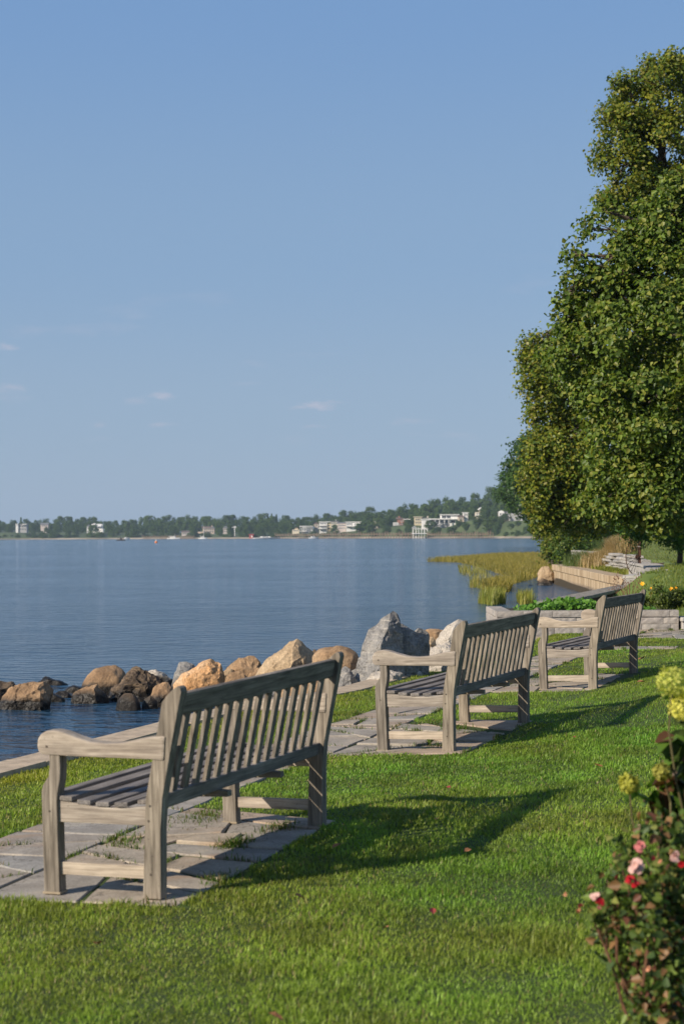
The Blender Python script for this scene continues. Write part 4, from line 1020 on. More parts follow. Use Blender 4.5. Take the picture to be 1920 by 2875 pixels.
exb = [(12.5, 49, 13, 2.0), (13.5, 50, 10.5, 2.3), (11.5, 51, 8.0, 2.2), (13.2, 48, 6.5, 2.2), (11, 50.5, 11.2, 1.8), (10.2, 50, 5, 1.6), (9.0, 50.6, 3.6, 1.4), (8.8, 50.4, 6.2, 1.4), (9.6, 50.8, 9.0, 1.4)]
big_tree('tall_linden_tree', 'tall linden with small yellow-green leaves rising behind the near linden', (10.9, 50.2, .8), B_px, 49, 480, 9, .12, (.075, .13), LIND_Y+LIND_Y+LIND, 'quad', .30, exb, .3, shell=.45)
# small bright-leaved tree by the fence
big_tree('small_fence_tree', 'small bright green tree with dark forked trunk by the chain-link fence', (9.75, 51.5, 1.0),
         [(1900, 1480, 55, 0), (1850, 1490, 40, .3), (1810, 1485, 38, 0), (1905, 1505, 40, -.3), (1770, 1478, 35, .3), (1950, 1480, 60, 0), (1925, 1450, 50, 0)], 51.5, 1500, 8, .10, (.05, .09), [(.06, .15, .02), (.08, .18, .03), (.05, .12, .02)], 'quad', .07, gap=.4)
# hazy trees beyond, at the left foot of the lindens
for nm, lab, px, py, Y, lob in [
  ('broad_tree', 'mid green broad tree showing left of the lindens above the far houses', 1572, 1470, 210, [(1485, 1290, 60, 0), (1470, 1340, 45, 0), (1520, 1340, 70, 3), (1500, 1260, 40, 0), (1540, 1270, 60, 4), (1545, 1400, 60, 2), (1500, 1400, 40, 2)]),
  ('shade_tree', 'dark green tree at the foot of the lindens beside the far white house', 1548, 1470, 330, [(1440, 1375, 42, 0), (1420, 1350, 28, 0), (1465, 1400, 40, 4), (1435, 1410, 30, 0), (1490, 1420, 45, 5), (1405, 1385, 22, 0)])]:
    b = at(px, py, Y=Y); b.z = zhill(b.x, Y)
    big_tree(nm, lab, tuple(b), lob, Y, 60 if Y < 250 else 28, 9, .42, (.28, .5), [(.05, .11, .02), (.07, .13, .025), (.045, .09, .02)], 'quad', .4, gap=.35, shell=.5)

def shrub(name, label, base, lobes, dens, per, spread, size, pal, cat='shrub', kind='quad', group=None, mat='leaf', gap=.4, shell=.45):
    t = empty(name, base, label, cat, group)
    P, N = lobe_points(lobes, dens, gap, shell); P, N = twigs(P, N, per, spread); n = len(P); pal = np.array(pal)
    C = pal[rng.integers(len(pal), size=n)]*(.75+.5*rng.random(n))[:, None]
    V, S__, L__, CC = leaf_cloud(P-np.array(base), N*.7+np.array([-.1, -.2, .6]), rng.uniform(*size, n), C, kind)
    link('foliage', np_mesh('foliage', V, S__, L__, M[mat], CC), t)
    mb = MB()
    for (cx, cy, cz, r) in lobes:
        c = Vector((cx-base[0], cy-base[1], cz-base[2]))
        limb(mb, (c.x*.3, c.y*.3, -.05), c, max(.008, r*.05), max(.003, r*.015), 4, .1, 5)
        for _ in range(3):
            d = Vector((random.gauss(0, 1), random.gauss(0, 1), random.gauss(.3, .8))).normalized(); limb(mb, c*.7, c+d*r*.85, max(.005, r*.02), .003, 3, .1, 4)
    mb.build('stems', M['bark'], t)
    return t
def px_lobes(L, Y):
    out = []
    for (px, py, rp, dy) in L:
        p = at(px, py, Y=Y+dy); out.append((p.x, p.y, p.z, rp*(Y+dy)/F))
    return out
YG = [(.12, .17, .02), (.16, .19, .025), (.085, .14, .02), (.2, .2, .03)]
MG = [(.06, .115, .02), (.085, .14, .025), (.05, .09, .018)]
shrub('bank_shrub', 'yellow-green shrub spreading over the bank behind the marsh grass', (10.6, 95, .6), px_lobes([(1530, 1490, 38, 0), (1560, 1520, 38, -1), (1510, 1475, 25, 0), (1590, 1500, 50, 1), (1545, 1545, 25, -2), (1575, 1555, 24, -2)], 95), 260, 9, .18, (.12, .2), YG)
shrub('dark_bank_shrub', 'dark green shrub under the lindens behind the ornamental grass', (14.2, 92, 1.4), px_lobes([(1640, 1500, 50, 0), (1690, 1490, 55, 1), (1640, 1540, 36, -3), (1740, 1490, 50, 2), (1800, 1470, 55, 3), (1680, 1450, 60, 3), (1860, 1460, 60, 4)], 92), 230, 9, .2, (.12, .2), MG+YG[:1])
shrub('overhanging_shrub', 'leafy shrub drooping towards the tan seawall', (10.9, 86, .4), px_lobes([(1575, 1545, 20, 0), (1565, 1565, 14, -1), (1600, 1530, 26, 0), (1625, 1555, 20, 0)], 86), 420, 8, .12, (.09, .16), MG+YG[:2])

# ------------------------------------------------------------------ the far shore
def interp(P, x):
    if x <= P[0][0]: return P[0][1]
    for (a, b), (c, d) in zip(P, P[1:]):
        if x <= c: return b+(d-b)*(x-a)/(c-a)
    return P[-1][1]
DIST = [(-600, 1950), (0, 1800), (400, 1700), (800, 1550), (1000, 1430), (1200, 1290), (1500, 1120), (2300, 1000)]
HMAX = [(-600, 9), (0, 9), (250, 9), (500, 6), (800, 7), (1000, 12), (1200, 19), (1400, 23), (2300, 28)]
HB = [(-600, 6), (0, 6.5), (268, 5.5), (578, 3.6), (850, 3.8), (930, 4.2), (1000, 5.5), (1125, 9.5), (1180, 9), (1246, 6.5), (1300, 11), (1347, 13), (1414, 11), (2300, 11)]
def far_z(a, d):
    b_ = interp(HB, a); return WATER-.6+1.4*sm(-6, 8, d)+b_*sm(9, 46, d)+max(0, interp(HMAX, a)-b_)*sm(80, 260, d)
def far_xy(a, d):
    D = interp(DIST, a)+d; return (ray(a, Y0).x*D, D)
def far_pt(a, d):
    x, y = far_xy(a, d); return (x, y, far_z(a, d))
M['far_turf'] = plain('far_turf', (.09, .13, .03), (.045, .075, .02), .05, .95)
def far_mat():
    m, n, l, b = new_mat('far_shore_ground')
    p = n.new('ShaderNodeNewGeometry').outputs['Position']; sp = n.new('ShaderNodeSeparateXYZ'); l.new(p, sp.inputs[0])
    nn = tex_noise(n, l, .03, 4, .6, p); r = ramp(n, [(.35, (.035, .055, .018)), (.65, (.08, .11, .03))]); l.new(nn.outputs[0], r.inputs[0])
    mr = n.new('ShaderNodeMapRange'); mr.inputs[1].default_value = .25; mr.inputs[2].default_value = .9; mr.inputs[3].default_value = 1; mr.inputs[4].default_value = 0; l.new(sp.outputs['Z'], mr.inputs[0])
    n2 = tex_noise(n, l, .02, 3, .6, p); r2 = ramp(n, [(.4, (.20, .17, .12)), (.6, (.46, .38, .28))]); l.new(n2.outputs[0], r2.inputs[0])
    l.new(mixc(n, l, mr.outputs[0], r.outputs[0], r2.outputs[0]), b.inputs['Base Color']); b.inputs['Roughness'].default_value = .95
    return m
grid_sheet('far_shore', [-600+i*25 for i in range(117)], [-8, -4, -1, 2, 5, 9, 20, 40, 60, 90, 130, 180, 260, 400, 700], far_pt, far_mat())

PROFILE = [(-300, 1462), (0, 1461), (50, 1458), (100, 1455), (150, 1458), (175, 1450), (205, 1446), (240, 1453), (275, 1448), (330, 1457), (400, 1453), (455, 1447), (530, 1445), (645, 1442), (700, 1445), (735, 1440), (800, 1447), (860, 1449),
           (890, 1443), (945, 1435), (997, 1426), (1040, 1427), (1070, 1421), (1100, 1428), (1145, 1396), (1180, 1412), (1204, 1390), (1223, 1402), (1252, 1387), (1306, 1388), (1341, 1383), (1373, 1364), (1420, 1350), (1500, 1340), (2000, 1330)]
def far_tree_mesh(seed, nclump, leaf, conifer=False):
    r = np.random.default_rng(seed); P = []; N = []
    if conifer:
        for k in range(9):
            z = .12+.1*k; rad = .22*(1-k/9.5); m = 60
            a = r.uniform(0, 6.28, m); q = rad*np.sqrt(r.random(m)); P.append(np.stack([q*np.cos(a), q*np.sin(a), z+r.uniform(-.05, .07, m)], 1)); N.append(np.stack([np.cos(a), np.sin(a), .6+0*a], 1))
    else:
        for k in range(nclump):
            d = r.normal(0, 1, 3); d /= np.linalg.norm(d); d[2] = d[2]*.5+.1 if k % 3 else abs(d[2])*.9-.1
            z_ = r.uniform(.16, .90); rr_ = .36*math.sin(math.pi*min(1, .18+z_*.80))**.7; an = r.uniform(0, 6.28); c = np.array([rr_*math.cos(an)*r.uniform(.5, 1), rr_*math.sin(an)*r.uniform(.5, 1), z_]); rad = r.uniform(.10, .16); m = 56
            e_ = r.normal(0, 1, (m, 3)); e_ /= np.linalg.norm(e_, axis=1)[:, None]; e_[:, 2] = e_[:, 2]*.7+.25
            P.append(c+e_*rad*r.uniform(.75, 1.05, (m, 1))); N.append(e_)
    P = np.concatenate(P); N = np.concatenate(N); n = len(P)
    sh = .7+.6*r.random(n); C = np.array([.062, .105, .024])*sh[:, None]
    V, S__, L__, CC = leaf_cloud(P, N*1.6, r.uniform(leaf*.7, leaf*1.3, n), C)
    return np_mesh('far_crown', V, S__, L__, M['far_leaf'], CC)
FT = [far_tree_mesh(i, 34+2*i, .062) for i in range(6)]; FC = [far_tree_mesh(40+i, 0, .06, True) for i in range(2)]
trunk_me = MB().tube([(0, 0, -.1), (.01, 0, .3), (0, .01, .7)], [.025, .018, .008], 6).mesh('far_trunk', M['bark'])
HOUSE_PX = [(40, 80, 1), (240, 294, 1), (550, 606, 1), (625, 642, 0), (508, 534, 0), (819, 842, 0), (841, 880, 1), (882, 952, 1), (948, 1014, 1), (1049, 1063, 0), (1102, 1152, 1), (1160, 1290, 1), (1286, 1316, 1), (1330, 1364, 1), (1396, 1434, 1), (1440, 1500, 1)]
rt = random.Random(3); FAR_TREES = []
def far_tree(a, d, ytop, wfac, conifer=False, bush=False):
    x, y = far_xy(a, d); z = far_z(a, d)-.3
    zt = CZ+ray(a, ytop).z*y; h = zt-z
    if h < (4 if not bush else 1.2): return
    me = rt.choice(FC) if conifer else rt.choice(FT)
    right = a > 980
    t = empty('conifer_tree' if conifer else 'shore_bush' if bush else 'shore_tree', (x, y, z), 'tree on the far shore', 'bush' if bush else 'tree', 'bushes along the far bank' if bush else 'conifers on the far shore' if conifer else ('trees on the far hill' if right else 'trees on the far shore'), rz=rt.uniform(0, 6.28))
    FAR_TREES.append((a, -1 if bush else d, conifer, t))
    c = link('crown', me, t); c.scale = (h*wfac*rt.uniform(.9, 1.1), h*wfac*rt.uniform(.9, 1.1), h/.98 if not conifer else h)
    k = link('trunk', trunk_me, t); k.scale = (h, h, h)
rows = [(26, .42), (70, .62), (120, .80), (200, 1.0)]
for k, (d, f) in enumerate(rows):
    a = -60 + k*7
    while a < 1470:
        aa = a+rt.uniform(-5, 5); top = interp(PROFILE, aa); shore = 1511-.0033*aa
        yt = shore+(top-shore)*(f*rt.uniform(.86, 1.06) if k < 3 else rt.uniform(.86, 1.03))+rt.uniform(-3, 5)
        blocked = any(x0-5 < aa < x1+5 for x0, x1, _ in HOUSE_PX)
        hpx = (shore-yt); stepx = max(15, hpx*.36)
        if not (k == 0 and (rt.random() < .3 or (aa < 70))) and not (blocked and k < 2):
            far_tree(aa, d+rt.uniform(-12, 12), yt, rt.uniform(.85, 1.1)*(1.0 if k else 1.2))
        a += stepx
for a in range(-20, 1500, 19):          # bushes along the bank
    if rt.random() < .8: far_tree(a+rt.uniform(-7, 7), rt.uniform(13, 24), 1502-.0033*a+rt.uniform(-7, 1), 2.2, False, True)
for a, yt in ((752, 1443), (763, 1443), (777, 1444), (794, 1446), (60, 1452)): far_tree(a, 205, yt, .8, True)
a = 1000
while a < 1500:                          # the wooded slope between and above the hill houses
    for d in (34, 62, 98, 150):
        aa = a+rt.uniform(-12, 12); top = interp(PROFILE, aa); shore = 1511-.0033*aa
        f = {34: .36, 62: .52, 98: .66, 150: .84}[d]; yt = shore+(top-shore)*f+rt.uniform(-8, 8)
        hid = any(x0-4 < aa < x1+4 for x0, x1, _ in HOUSE_PX)
        if not (hid and d < 80): far_tree(aa, d+rt.uniform(-10, 10), yt, rt.uniform(.8, 1.1))
    a += 26
BASE = [(1000, 1494), (1060, 1486), (1125, 1480), (1180, 1482), (1246, 1491), (1300, 1470), (1347, 1460), (1414, 1468), (1480, 1476), (1600, 1478)]
for i in range(72):                     # growth on the bank below the hill houses
    a = rt.uniform(1005, 1500); d = rt.uniform(12, 58); by_ = interp(BASE, a)
    if any(x0-2 < a < x1+2 for x0, x1, _ in HOUSE_PX) and d > 50: continue
    x, y = far_xy(a, d); zt = far_z(a, d)+rt.uniform(2.6, 5.5); yt = Y0-(zt-CZ)/y*F-math.sin(ROLL)*(a-960)
    far_tree(a, d, yt, rt.uniform(1.2, 1.9), False, True)
# round-headed trees that stand in front of houses
for a, d, yt, w in ((264, 20, 1474, 1.3), (940, 30, 1474, 1.2), (1008, 30, 1470, 1.3), (1040, 35, 1445, 1.2), (1062, 40, 1440, 1.1), (1085, 35, 1450, 1.1), (1340, 30, 1450, 1.3), (1385, 35, 1438, 1.0), (1362, 45, 1432, 1.0), (1300, 25, 1476, 1.3), (1262, 18, 1480, 1.2), (1440, 30, 1478, 1.4), (1410, 25, 1476, 1.3), (1475, 26, 1478, 1.4), (1150, 20, 1484, 1.3)):
    far_tree(a, d, yt, w)

ZONES = [(45, 'left of the grey house'), (110, 'around the grey house'), (240, 'between grey house and white gabled house'), (300, 'around the white gabled house'), (420, 'just right of the white gabled house'), (545, 'left of the tan mansion'), (610, 'around the tan mansion'),
         (715, 'just right of the tan mansion'), (820, 'left of the beige cottage'), (900, 'around the pillared white house'), (1015, 'around the white terraced house'), (1110, 'left of the red brick house'), (1160, 'around the red brick house'), (1300, 'around the modern white villa'), (1400, 'around the cream gabled house'), (9999, 'beside the half covered white house')]
ORD = ['first', 'second', 'third', 'fourth', 'fifth', 'sixth', 'seventh', 'eighth', 'ninth', 'tenth', 'eleventh', 'twelfth', 'thirteenth', 'fourteenth', 'fifteenth', 'sixteenth', 'seventeenth', 'eighteenth', 'nineteenth', 'twentieth'] + ['%d-th' % i for i in range(21, 60)]
cells = {}
for a, d, cf, t in FAR_TREES:
    zn = next(nm for lim, nm in ZONES if a < lim); rw = 'conifer' if cf else 'waterfront bush' if d < 0 else 'waterfront tree' if d < 48 else 'lower-slope tree' if d < 95 else 'upper-slope tree' if d < 160 else 'skyline tree'
    cells.setdefault((zn, rw), []).append((a, t))
for (zn, rw), L in cells.items():
    for i, (a, t) in enumerate(sorted(L, key=lambda q: q[0])):
        t['label'] = ('%s %s from the left, %s' % (ORD[i], rw, zn)) if len(L) > 1 else '%s standing alone of its kind, %s' % (rw, zn)

# houses --------------------------------------------------------------
def paint(name, c, k=.9): return plain(name, c, tuple(x*k for x in c), .3, .8)
for nm, c in (('white', (.80, .78, .74)), ('cream', (.68, .60, .46)), ('tanwall', (.55, .44, .33)), ('greywall', (.42, .41, .40)), ('brick', (.34, .15, .10)), ('pinkish', (.58, .49, .44)), ('yellowish', (.66, .56, .36)), ('roofgrey', (.20, .20, .21)), ('roofbrown', (.17, .12, .10)), ('redpaint', (.42, .06, .05)), ('deck', (.24, .17, .12)), ('darkhull', (.05, .045, .045)), ('orangepaint', (.75, .22, .05)), ('stonepile', (.30, .22, .16))):
    M[nm] = paint(nm+'_paint', c)
def glass():
    m, n, l, b = new_mat('window_glass'); b.inputs['Base Color'].default_value = (.035, .045, .055, 1); b.inputs['Roughness'].default_value = .08; b.inputs['Metallic'].default_value = 0; return m
M['glass'] = glass()
class FarBuild:
    """a thing on the far shore measured off the picture at its own distance"""
    def __init__(s, name, label, cat, px, d, group=None, base=None):
        s.D = interp(DIST, px)+d; s.k = s.D/F; s.px = px
        p = at(px, Y0, Y=s.D); s.o = Vector((p.x, s.D, far_z(px, d)-.2 if base is None else base))
        s.t = empty(name, s.o, label, cat, group)
    def X(s, px): return ray(px, Y0).x*s.D-s.o.x
    def Z(s, px, py): return at(px, py, Y=s.D).z-s.o.z
    def box(s, nm, x0, x1, y0, y1, mat, d0=0, d1=9, parent=None, bv=0):
        c = (x0+x1)/2; return MB().box(s.X(x0), s.X(x1), d0, d1, s.Z(c, y1), s.Z(c, y0)).build(nm, M[mat], parent or s.t, bevel=bv)
    def wall(s, x0, x1, y0, y1, mat, d0=0, d1=9, ground=False):
        c = (x0+x1)/2; z0 = min(s.Z(c, y1), -.5) if ground else s.Z(c, y1)
        return MB().box(s.X(x0), s.X(x1), d0, d1, z0, s.Z(c, y0)).build('wall', M[mat], s.t)
    def win(s, x0, x1, y0, y1, d0=0):
        w = s.box('window', x0, x1, y0, y1, 'glass', d0-.06, d0+.3)
        c = (x0+x1)/2; z0, z1, a, b = s.Z(c, y1), s.Z(c, y0), s.X(x0), s.X(x1)
        MB().box(a-.12, b+.12, d0-.14, d0+.1, z0-.14, z0-.0).box(a-.12, b+.12, d0-.14, d0+.1, z1, z1+.12).box((a+b)/2-.06, (a+b)/2+.06, d0-.12, d0, z0, z1).build('frame', M['white'], w)
    def wins(s, x0, x1, y0, y1, n, d0=0, fill=.62):
        st_ = (x1-x0)/n
        for i in range(n): s.win(x0+st_*(i+.5-fill/2), x0+st_*(i+.5+fill/2), y0, y1, d0)
    def flat(s, x0, x1, y, mat='white', d0=-.7, d1=9.7): 
        c = (x0+x1)/2; z = s.Z(c, y); return MB().box(s.X(x0)-.6, s.X(x1)+.6, d0, d1, z, z+.45).build('roof', M[mat], s.t)
    def gable(s, x0, x1, yt, yb, mat, d0=-.5, d1=9.5, front=True):
        c = (x0+x1)/2; a, b, z0, z1 = s.X(x0)-.5, s.X(x1)+.5, s.Z(c, yb), s.Z(c, yt)
        if front: return MB().prism([(a, z0), (b, z0), ((a+b)/2, z1)], 'y', d0, d1).build('roof', M[mat], s.t)
        return MB().prism([(d0, z0), (d1, z0), ((d0+d1)/2, z1)], 'x', a, b).build('roof', M[mat], s.t)
    def chimney(s, x0, x1, y0, y1, mat): s.box('chimney', x0, x1, y0, y1, mat, 3, 4.5)
    def rail(s, x0, x1, y, mat='white', d=-1.5):
        c = (x0+x1)/2; z = s.Z(c, y); a, b = s.X(x0), s.X(x1); mb = MB().box(a, b, d-.05, d+.05, z+.9, z+1.0); n = max(3, int((b-a)/1.2))
        for i in range(n+1): mb.box(a+(b-a)*i/n-.05, a+(b-a)*i/n+.05, d-.05, d+.05, z, z+.9)
        mb.build('railing', M[mat], s.t)
    def deck(s, x0, x1, y, mat='white', d0=-3, d1=0):
        c = (x0+x1)/2; z = s.Z(c, y); MB().box(s.X(x0), s.X(x1), d0, d1, z-.3, z).build('terrace', M[mat], s.t); s.rail(x0, x1, y, mat, d0+.1)

h = FarBuild('shore_house', 'grey two-storey house with white frames at far left', 'house', 61, 62)
h.wall(46, 76, 1472, 1491, 'greywall', 0, 10, True); h.box('porch_frame', 45, 53, 1471, 1473, 'white', -2, 0); h.box('porch_frame', 64, 77, 1471, 1473, 'white', -2, 0); h.wall(46, 53, 1473, 1490, 'white', -1.2, 0, True)
h.wins(55, 75, 1475, 1480, 3); h.wins(55, 75, 1484, 1488, 3); h.flat(46, 76, 1472, 'roofgrey')
h = FarBuild('shore_house', 'small pale house half hidden in the trees right of the grey house', 'house', 125, 92)
h.wall(115, 136, 1473, 1482, 'pinkish', 0, 8, True); h.gable(115, 136, 1468, 1473, 'roofgrey', front=False); h.wins(117, 134, 1475, 1478, 3)
h = FarBuild('shore_house', 'white gabled house with tall chimney behind a round tree', 'house', 268, 60)
h.wall(245, 254, 1478, 1490, 'white', 0, 8, True); h.gable(245, 254, 1473, 1478, 'roofgrey'); h.wall(258, 284, 1478, 1492, 'white', 1, 9, True); h.gable(258, 284, 1471, 1478, 'white', front=False); h.wall(284, 291, 1484, 1493, 'white', -1, 6, True)
h.chimney(286, 289, 1473, 1488, 'white'); h.chimney(263, 267, 1469, 1474, 'white'); h.wins(270, 284, 1480, 1484, 3, 1); h.wins(246, 253, 1480, 1484, 1)
h = FarBuild('shore_house', 'low reddish boathouse left of the tan mansion', 'house', 521, 30)
h.wall(511, 533, 1494, 1503, 'pinkish', 0, 8, True); h.gable(511, 533, 1490, 1494, 'roofbrown', front=False); h.wins(513, 531, 1496, 1500, 3)
h = FarBuild('shore_house', 'tan stone mansion with grey roof above a lawn terrace', 'house', 578, 62)
h.wall(570, 602, 1482, 1497, 'tanwall', 0, 12, True); h.gable(568, 593, 1478, 1483, 'roofbrown', front=False); h.gable(592, 603, 1477, 1483, 'roofgrey', front=True); h.wall(556, 572, 1493, 1500, 'tanwall', -3, 5, True); h.chimney(594, 596, 1474, 1480, 'tanwall')
h.wins(572, 600, 1484, 1488, 5); h.wins(572, 600, 1490, 1495, 5); h.wall(548, 600, 1498, 1502, 'tanwall', -10, -4, True)
h = FarBuild('shore_house', 'narrow pale house with steep roof right of the tan mansion', 'house', 633, 66)
h.wall(626, 641, 1483, 1498, 'pinkish', 0, 8, True); h.gable(626, 641, 1476, 1483, 'roofgrey'); h.wins(628, 639, 1485, 1488, 2); h.wins(628, 639, 1491, 1494, 2)
h = FarBuild('shore_house', 'small beige cottage at the left end of the white house row', 'house', 830, 40)
h.wall(828, 837, 1482, 1493, 'yellowish', 0, 7, True); h.wall(821, 840, 1487, 1493, 'cream', -2, 5, True); h.gable(828, 837, 1480, 1483, 'roofbrown'); h.wins(823, 838, 1488, 1491, 3, -2)
h = FarBuild('shore_house', 'low white house with a pillared porch in the house row', 'house', 860, 46)
h.wall(848, 878, 1478, 1493, 'greywall', 0, 10, True); h.flat(843, 878, 1478)
for x in (843, 848, 853, 858): h.box('pillar', x, x+1.2, 1478, 1492, 'white', -2.6, -2.2)
h.deck(842, 860, 1492); h.wins(860, 877, 1481, 1486, 3); h.wins(849, 859, 1481, 1490, 2)
h = FarBuild('shore_house', 'narrow tan house behind the white terraced house', 'house', 888, 70)
h.wall(882, 895, 1471, 1488, 'tanwall', 0, 8, True); h.gable(882, 895, 1466, 1471, 'roofbrown'); h.wins(883, 894, 1474, 1477, 2); h.wins(883, 894, 1480, 1483, 2)
h = FarBuild('shore_house', 'bright white house stacked in three open terraces', 'house', 911, 44)
h.wall(897, 918, 1466, 1493, 'white', 0, 12, True); h.wall(918, 928, 1470, 1493, 'yellowish', 1, 11, True); h.flat(896, 928, 1466)
for y in (1475, 1484): h.deck(893, 917, y)
for y in (1468, 1477, 1486): h.wins(899, 916, y, y+5, 3)
h.wins(919, 927, 1473, 1478, 1, 1); h.wins(919, 927, 1482, 1487, 1, 1)
h = FarBuild('shore_house', 'pale yellow house right of the white terraced house', 'house', 939, 58)
h.wall(929, 950, 1464, 1490, 'cream', 0, 10, True); h.flat(929, 950, 1464, 'roofgrey'); h.chimney(942, 944, 1459, 1464, 'white')
for y in (1467, 1475, 1483): h.wins(930, 949, y, y+4, 4)
h = FarBuild('shore_house', 'pinkish grey square house right of the pale yellow one', 'house', 959, 40)
h.wall(949, 971, 1469, 1492, 'pinkish', 0, 9, True); h.gable(949, 971, 1466, 1469, 'roofgrey', front=False)
for y in (1473, 1481): h.wins(950, 970, y, y+4, 4)
h = FarBuild('shore_house', 'white flat-roofed house with slanted canopy before a dark tree', 'house', 990, 52)
h.wall(972, 1010, 1467, 1486, 'white', 0, 10, True); h.flat(971, 1012, 1466); h.deck(972, 990, 1477); h.wins(973, 990, 1469, 1475, 3); h.wins(973, 990, 1479, 1484, 3); h.wins(994, 1009, 1470, 1475, 3)
c = h; z = h.Z(1000, 1474); MB().prism([(h.X(988), h.Z(988, 1480)), (h.X(1012), h.Z(1012, 1470)), (h.X(1012), h.Z(1012, 1468.5)), (h.X(988), h.Z(988, 1478.5))], 'y', -3, -.2).build('canopy', M['white'], h.t)
h = FarBuild('shore_house', 'cream gable end peeping out between two tall trees', 'house', 1056, 90)
h.wall(1050, 1062, 1458, 1468, 'cream', 0, 8, True); h.gable(1050, 1062, 1452, 1458, 'roofbrown'); h.wins(1051, 1061, 1460, 1464, 2)
h = FarBuild('shore_house', 'red brick house with white porch halfway up the hill', 'house', 1125, 84)
h.wall(1116, 1140, 1458, 1474, 'brick', 0, 9, True); h.gable(1114, 1142, 1452, 1458, 'roofbrown', front=False); h.chimney(1119, 1123, 1449, 1460, 'brick'); h.wall(1104, 1118, 1467, 1476, 'white', -1, 6, True); h.deck(1104, 1122, 1474); h.box('porch_roof', 1132, 1152, 1457, 1459, 'white', -3, 2)
h.wins(1124, 1139, 1461, 1464, 3); h.wins(1105, 1116, 1469, 1473, 2, -1); h.win(1126, 1131, 1468, 1472)
h = FarBuild('shore_house', 'yellow stucco house left of the modern white villa', 'house', 1180, 80)
h.wall(1164, 1184, 1452, 1474, 'yellowish', 0, 10, True); h.wall(1184, 1207, 1455, 1472, 'cream', 2, 10, True); h.flat(1164, 1184, 1452, 'cream'); h.flat(1184, 1207, 1455, 'roofgrey', 1.5); h.chimney(1199, 1203, 1449, 1456, 'cream'); h.wins(1165, 1183, 1456, 1461, 3); h.wins(1165, 1183, 1465, 1469, 3); h.wins(1186, 1206, 1459, 1463, 4, 2)
h = FarBuild('shore_house', 'large modern white villa with flat roofs, terrace and stair tower', 'villa', 1246, 64)
h.wall(1238, 1287, 1446, 1458, 'white', 1, 12); h.flat(1238, 1287, 1445.5); h.wins(1240, 1252, 1448, 1455, 1, 1, .95); h.wins(1254, 1265, 1448, 1455, 1, 1, .9)
h.wall(1214, 1262, 1458, 1472, 'greywall', 2, 12, True); h.wall(1262, 1287, 1458, 1474, 'white', 0, 12, True); h.box('terrace', 1206, 1288, 1456, 1458.4, 'white', -3, 12)
for x in (1208, 1220, 1232, 1246, 1258): h.box('pillar', x, x+1.6, 1458, 1472, 'white', -2.6, -2.0)
h.wins(1222, 1232, 1460, 1469, 1, 2, .9); h.wins(1234, 1257, 1460, 1469, 2, 2, .9); h.wins(1262, 1280, 1461, 1468, 1)
h.wall(1184, 1206, 1460, 1486, 'white', -3, 5, True); h.flat(1184, 1207, 1459.5, 'white', -3.5, 5.5); h.rail(1186, 1206, 1459, 'white', -3); h.wins(1194, 1205, 1463, 1469, 2, -3); h.wins(1194, 1205, 1473, 1480, 2, -3)
h.wall(1206, 1240, 1472, 1488, 'white', -4, 2, True); h.deck(1204, 1240, 1472, 'white', -6, -4)
for i in range(7): h.box('stair', 1214+i*3.2, 1217.5+i*3.2, 1483-i*1.6, 1488, 'greywall', -5.4, -4.1)
h = FarBuild('shore_house', 'tan cottage beside a white tower right of the villa', 'house', 1300, 78)
h.wall(1287, 1302, 1451, 1466, 'tanwall', 0, 8, True); h.gable(1287, 1302, 1447, 1451, 'roofbrown', front=False); h.wall(1301, 1314, 1440, 1464, 'white', 2, 9, True); h.flat(1301, 1314, 1440, 'white', 1.6); h.wins(1288, 1301, 1454, 1458, 3); h.wins(1302, 1313, 1443, 1448, 2, 2); h.wins(1302, 1313, 1453, 1457, 2, 2)
h = FarBuild('shore_house', 'cream house with pointed white gable high in the trees', 'house', 1347, 96)
h.wall(1334, 1361, 1438, 1456, 'cream', 0, 10, True); h.box('terrace', 1332, 1362, 1446, 1447.5, 'white', -3, 0); h.rail(1332, 1362, 1446, 'white', -2.8); h.wall(1345, 1356, 1431, 1438, 'cream', 1, 8); h.gable(1343, 1358, 1424, 1431, 'white'); h.wins(1336, 1360, 1440, 1445, 4); h.wins(1347, 1354, 1432, 1436, 1, 1)
h = FarBuild('shore_house', 'grey house with red deck below the shade tree', 'house', 1414, 74)
h.wall(1399, 1432, 1438, 1460, 'greywall', 0, 10, True); h.gable(1399, 1416, 1433, 1438, 'white'); h.wall(1400, 1415, 1438, 1459, 'white', -1, 6, True); h.flat(1416, 1433, 1438, 'roofgrey'); h.deck(1394, 1426, 1462, 'redpaint', -4, -1); h.wins(1401, 1414, 1441, 1446, 2, -1); h.wins(1401, 1414, 1450, 1456, 2, -1); h.wins(1418, 1431, 1442, 1447, 3); h.wins(1418, 1431, 1451, 1456, 3)
h = FarBuild('shore_house', 'white house with wide windows half covered by the linden leaves', 'house', 1470, 70)
h.wall(1457, 1482, 1436, 1457, 'white', 0, 10, True); h.gable(1457, 1490, 1427, 1436, 'roofgrey', front=False); h.wall(1437, 1458, 1441, 1458, 'greywall', 3, 9, True); h.wins(1459, 1481, 1443, 1452, 4, 0, .75)
h.wall(1482, 1515, 1456, 1472, 'white', -6, -5.6, True); h.deck(1480, 1516, 1457, 'white', -6, 0)
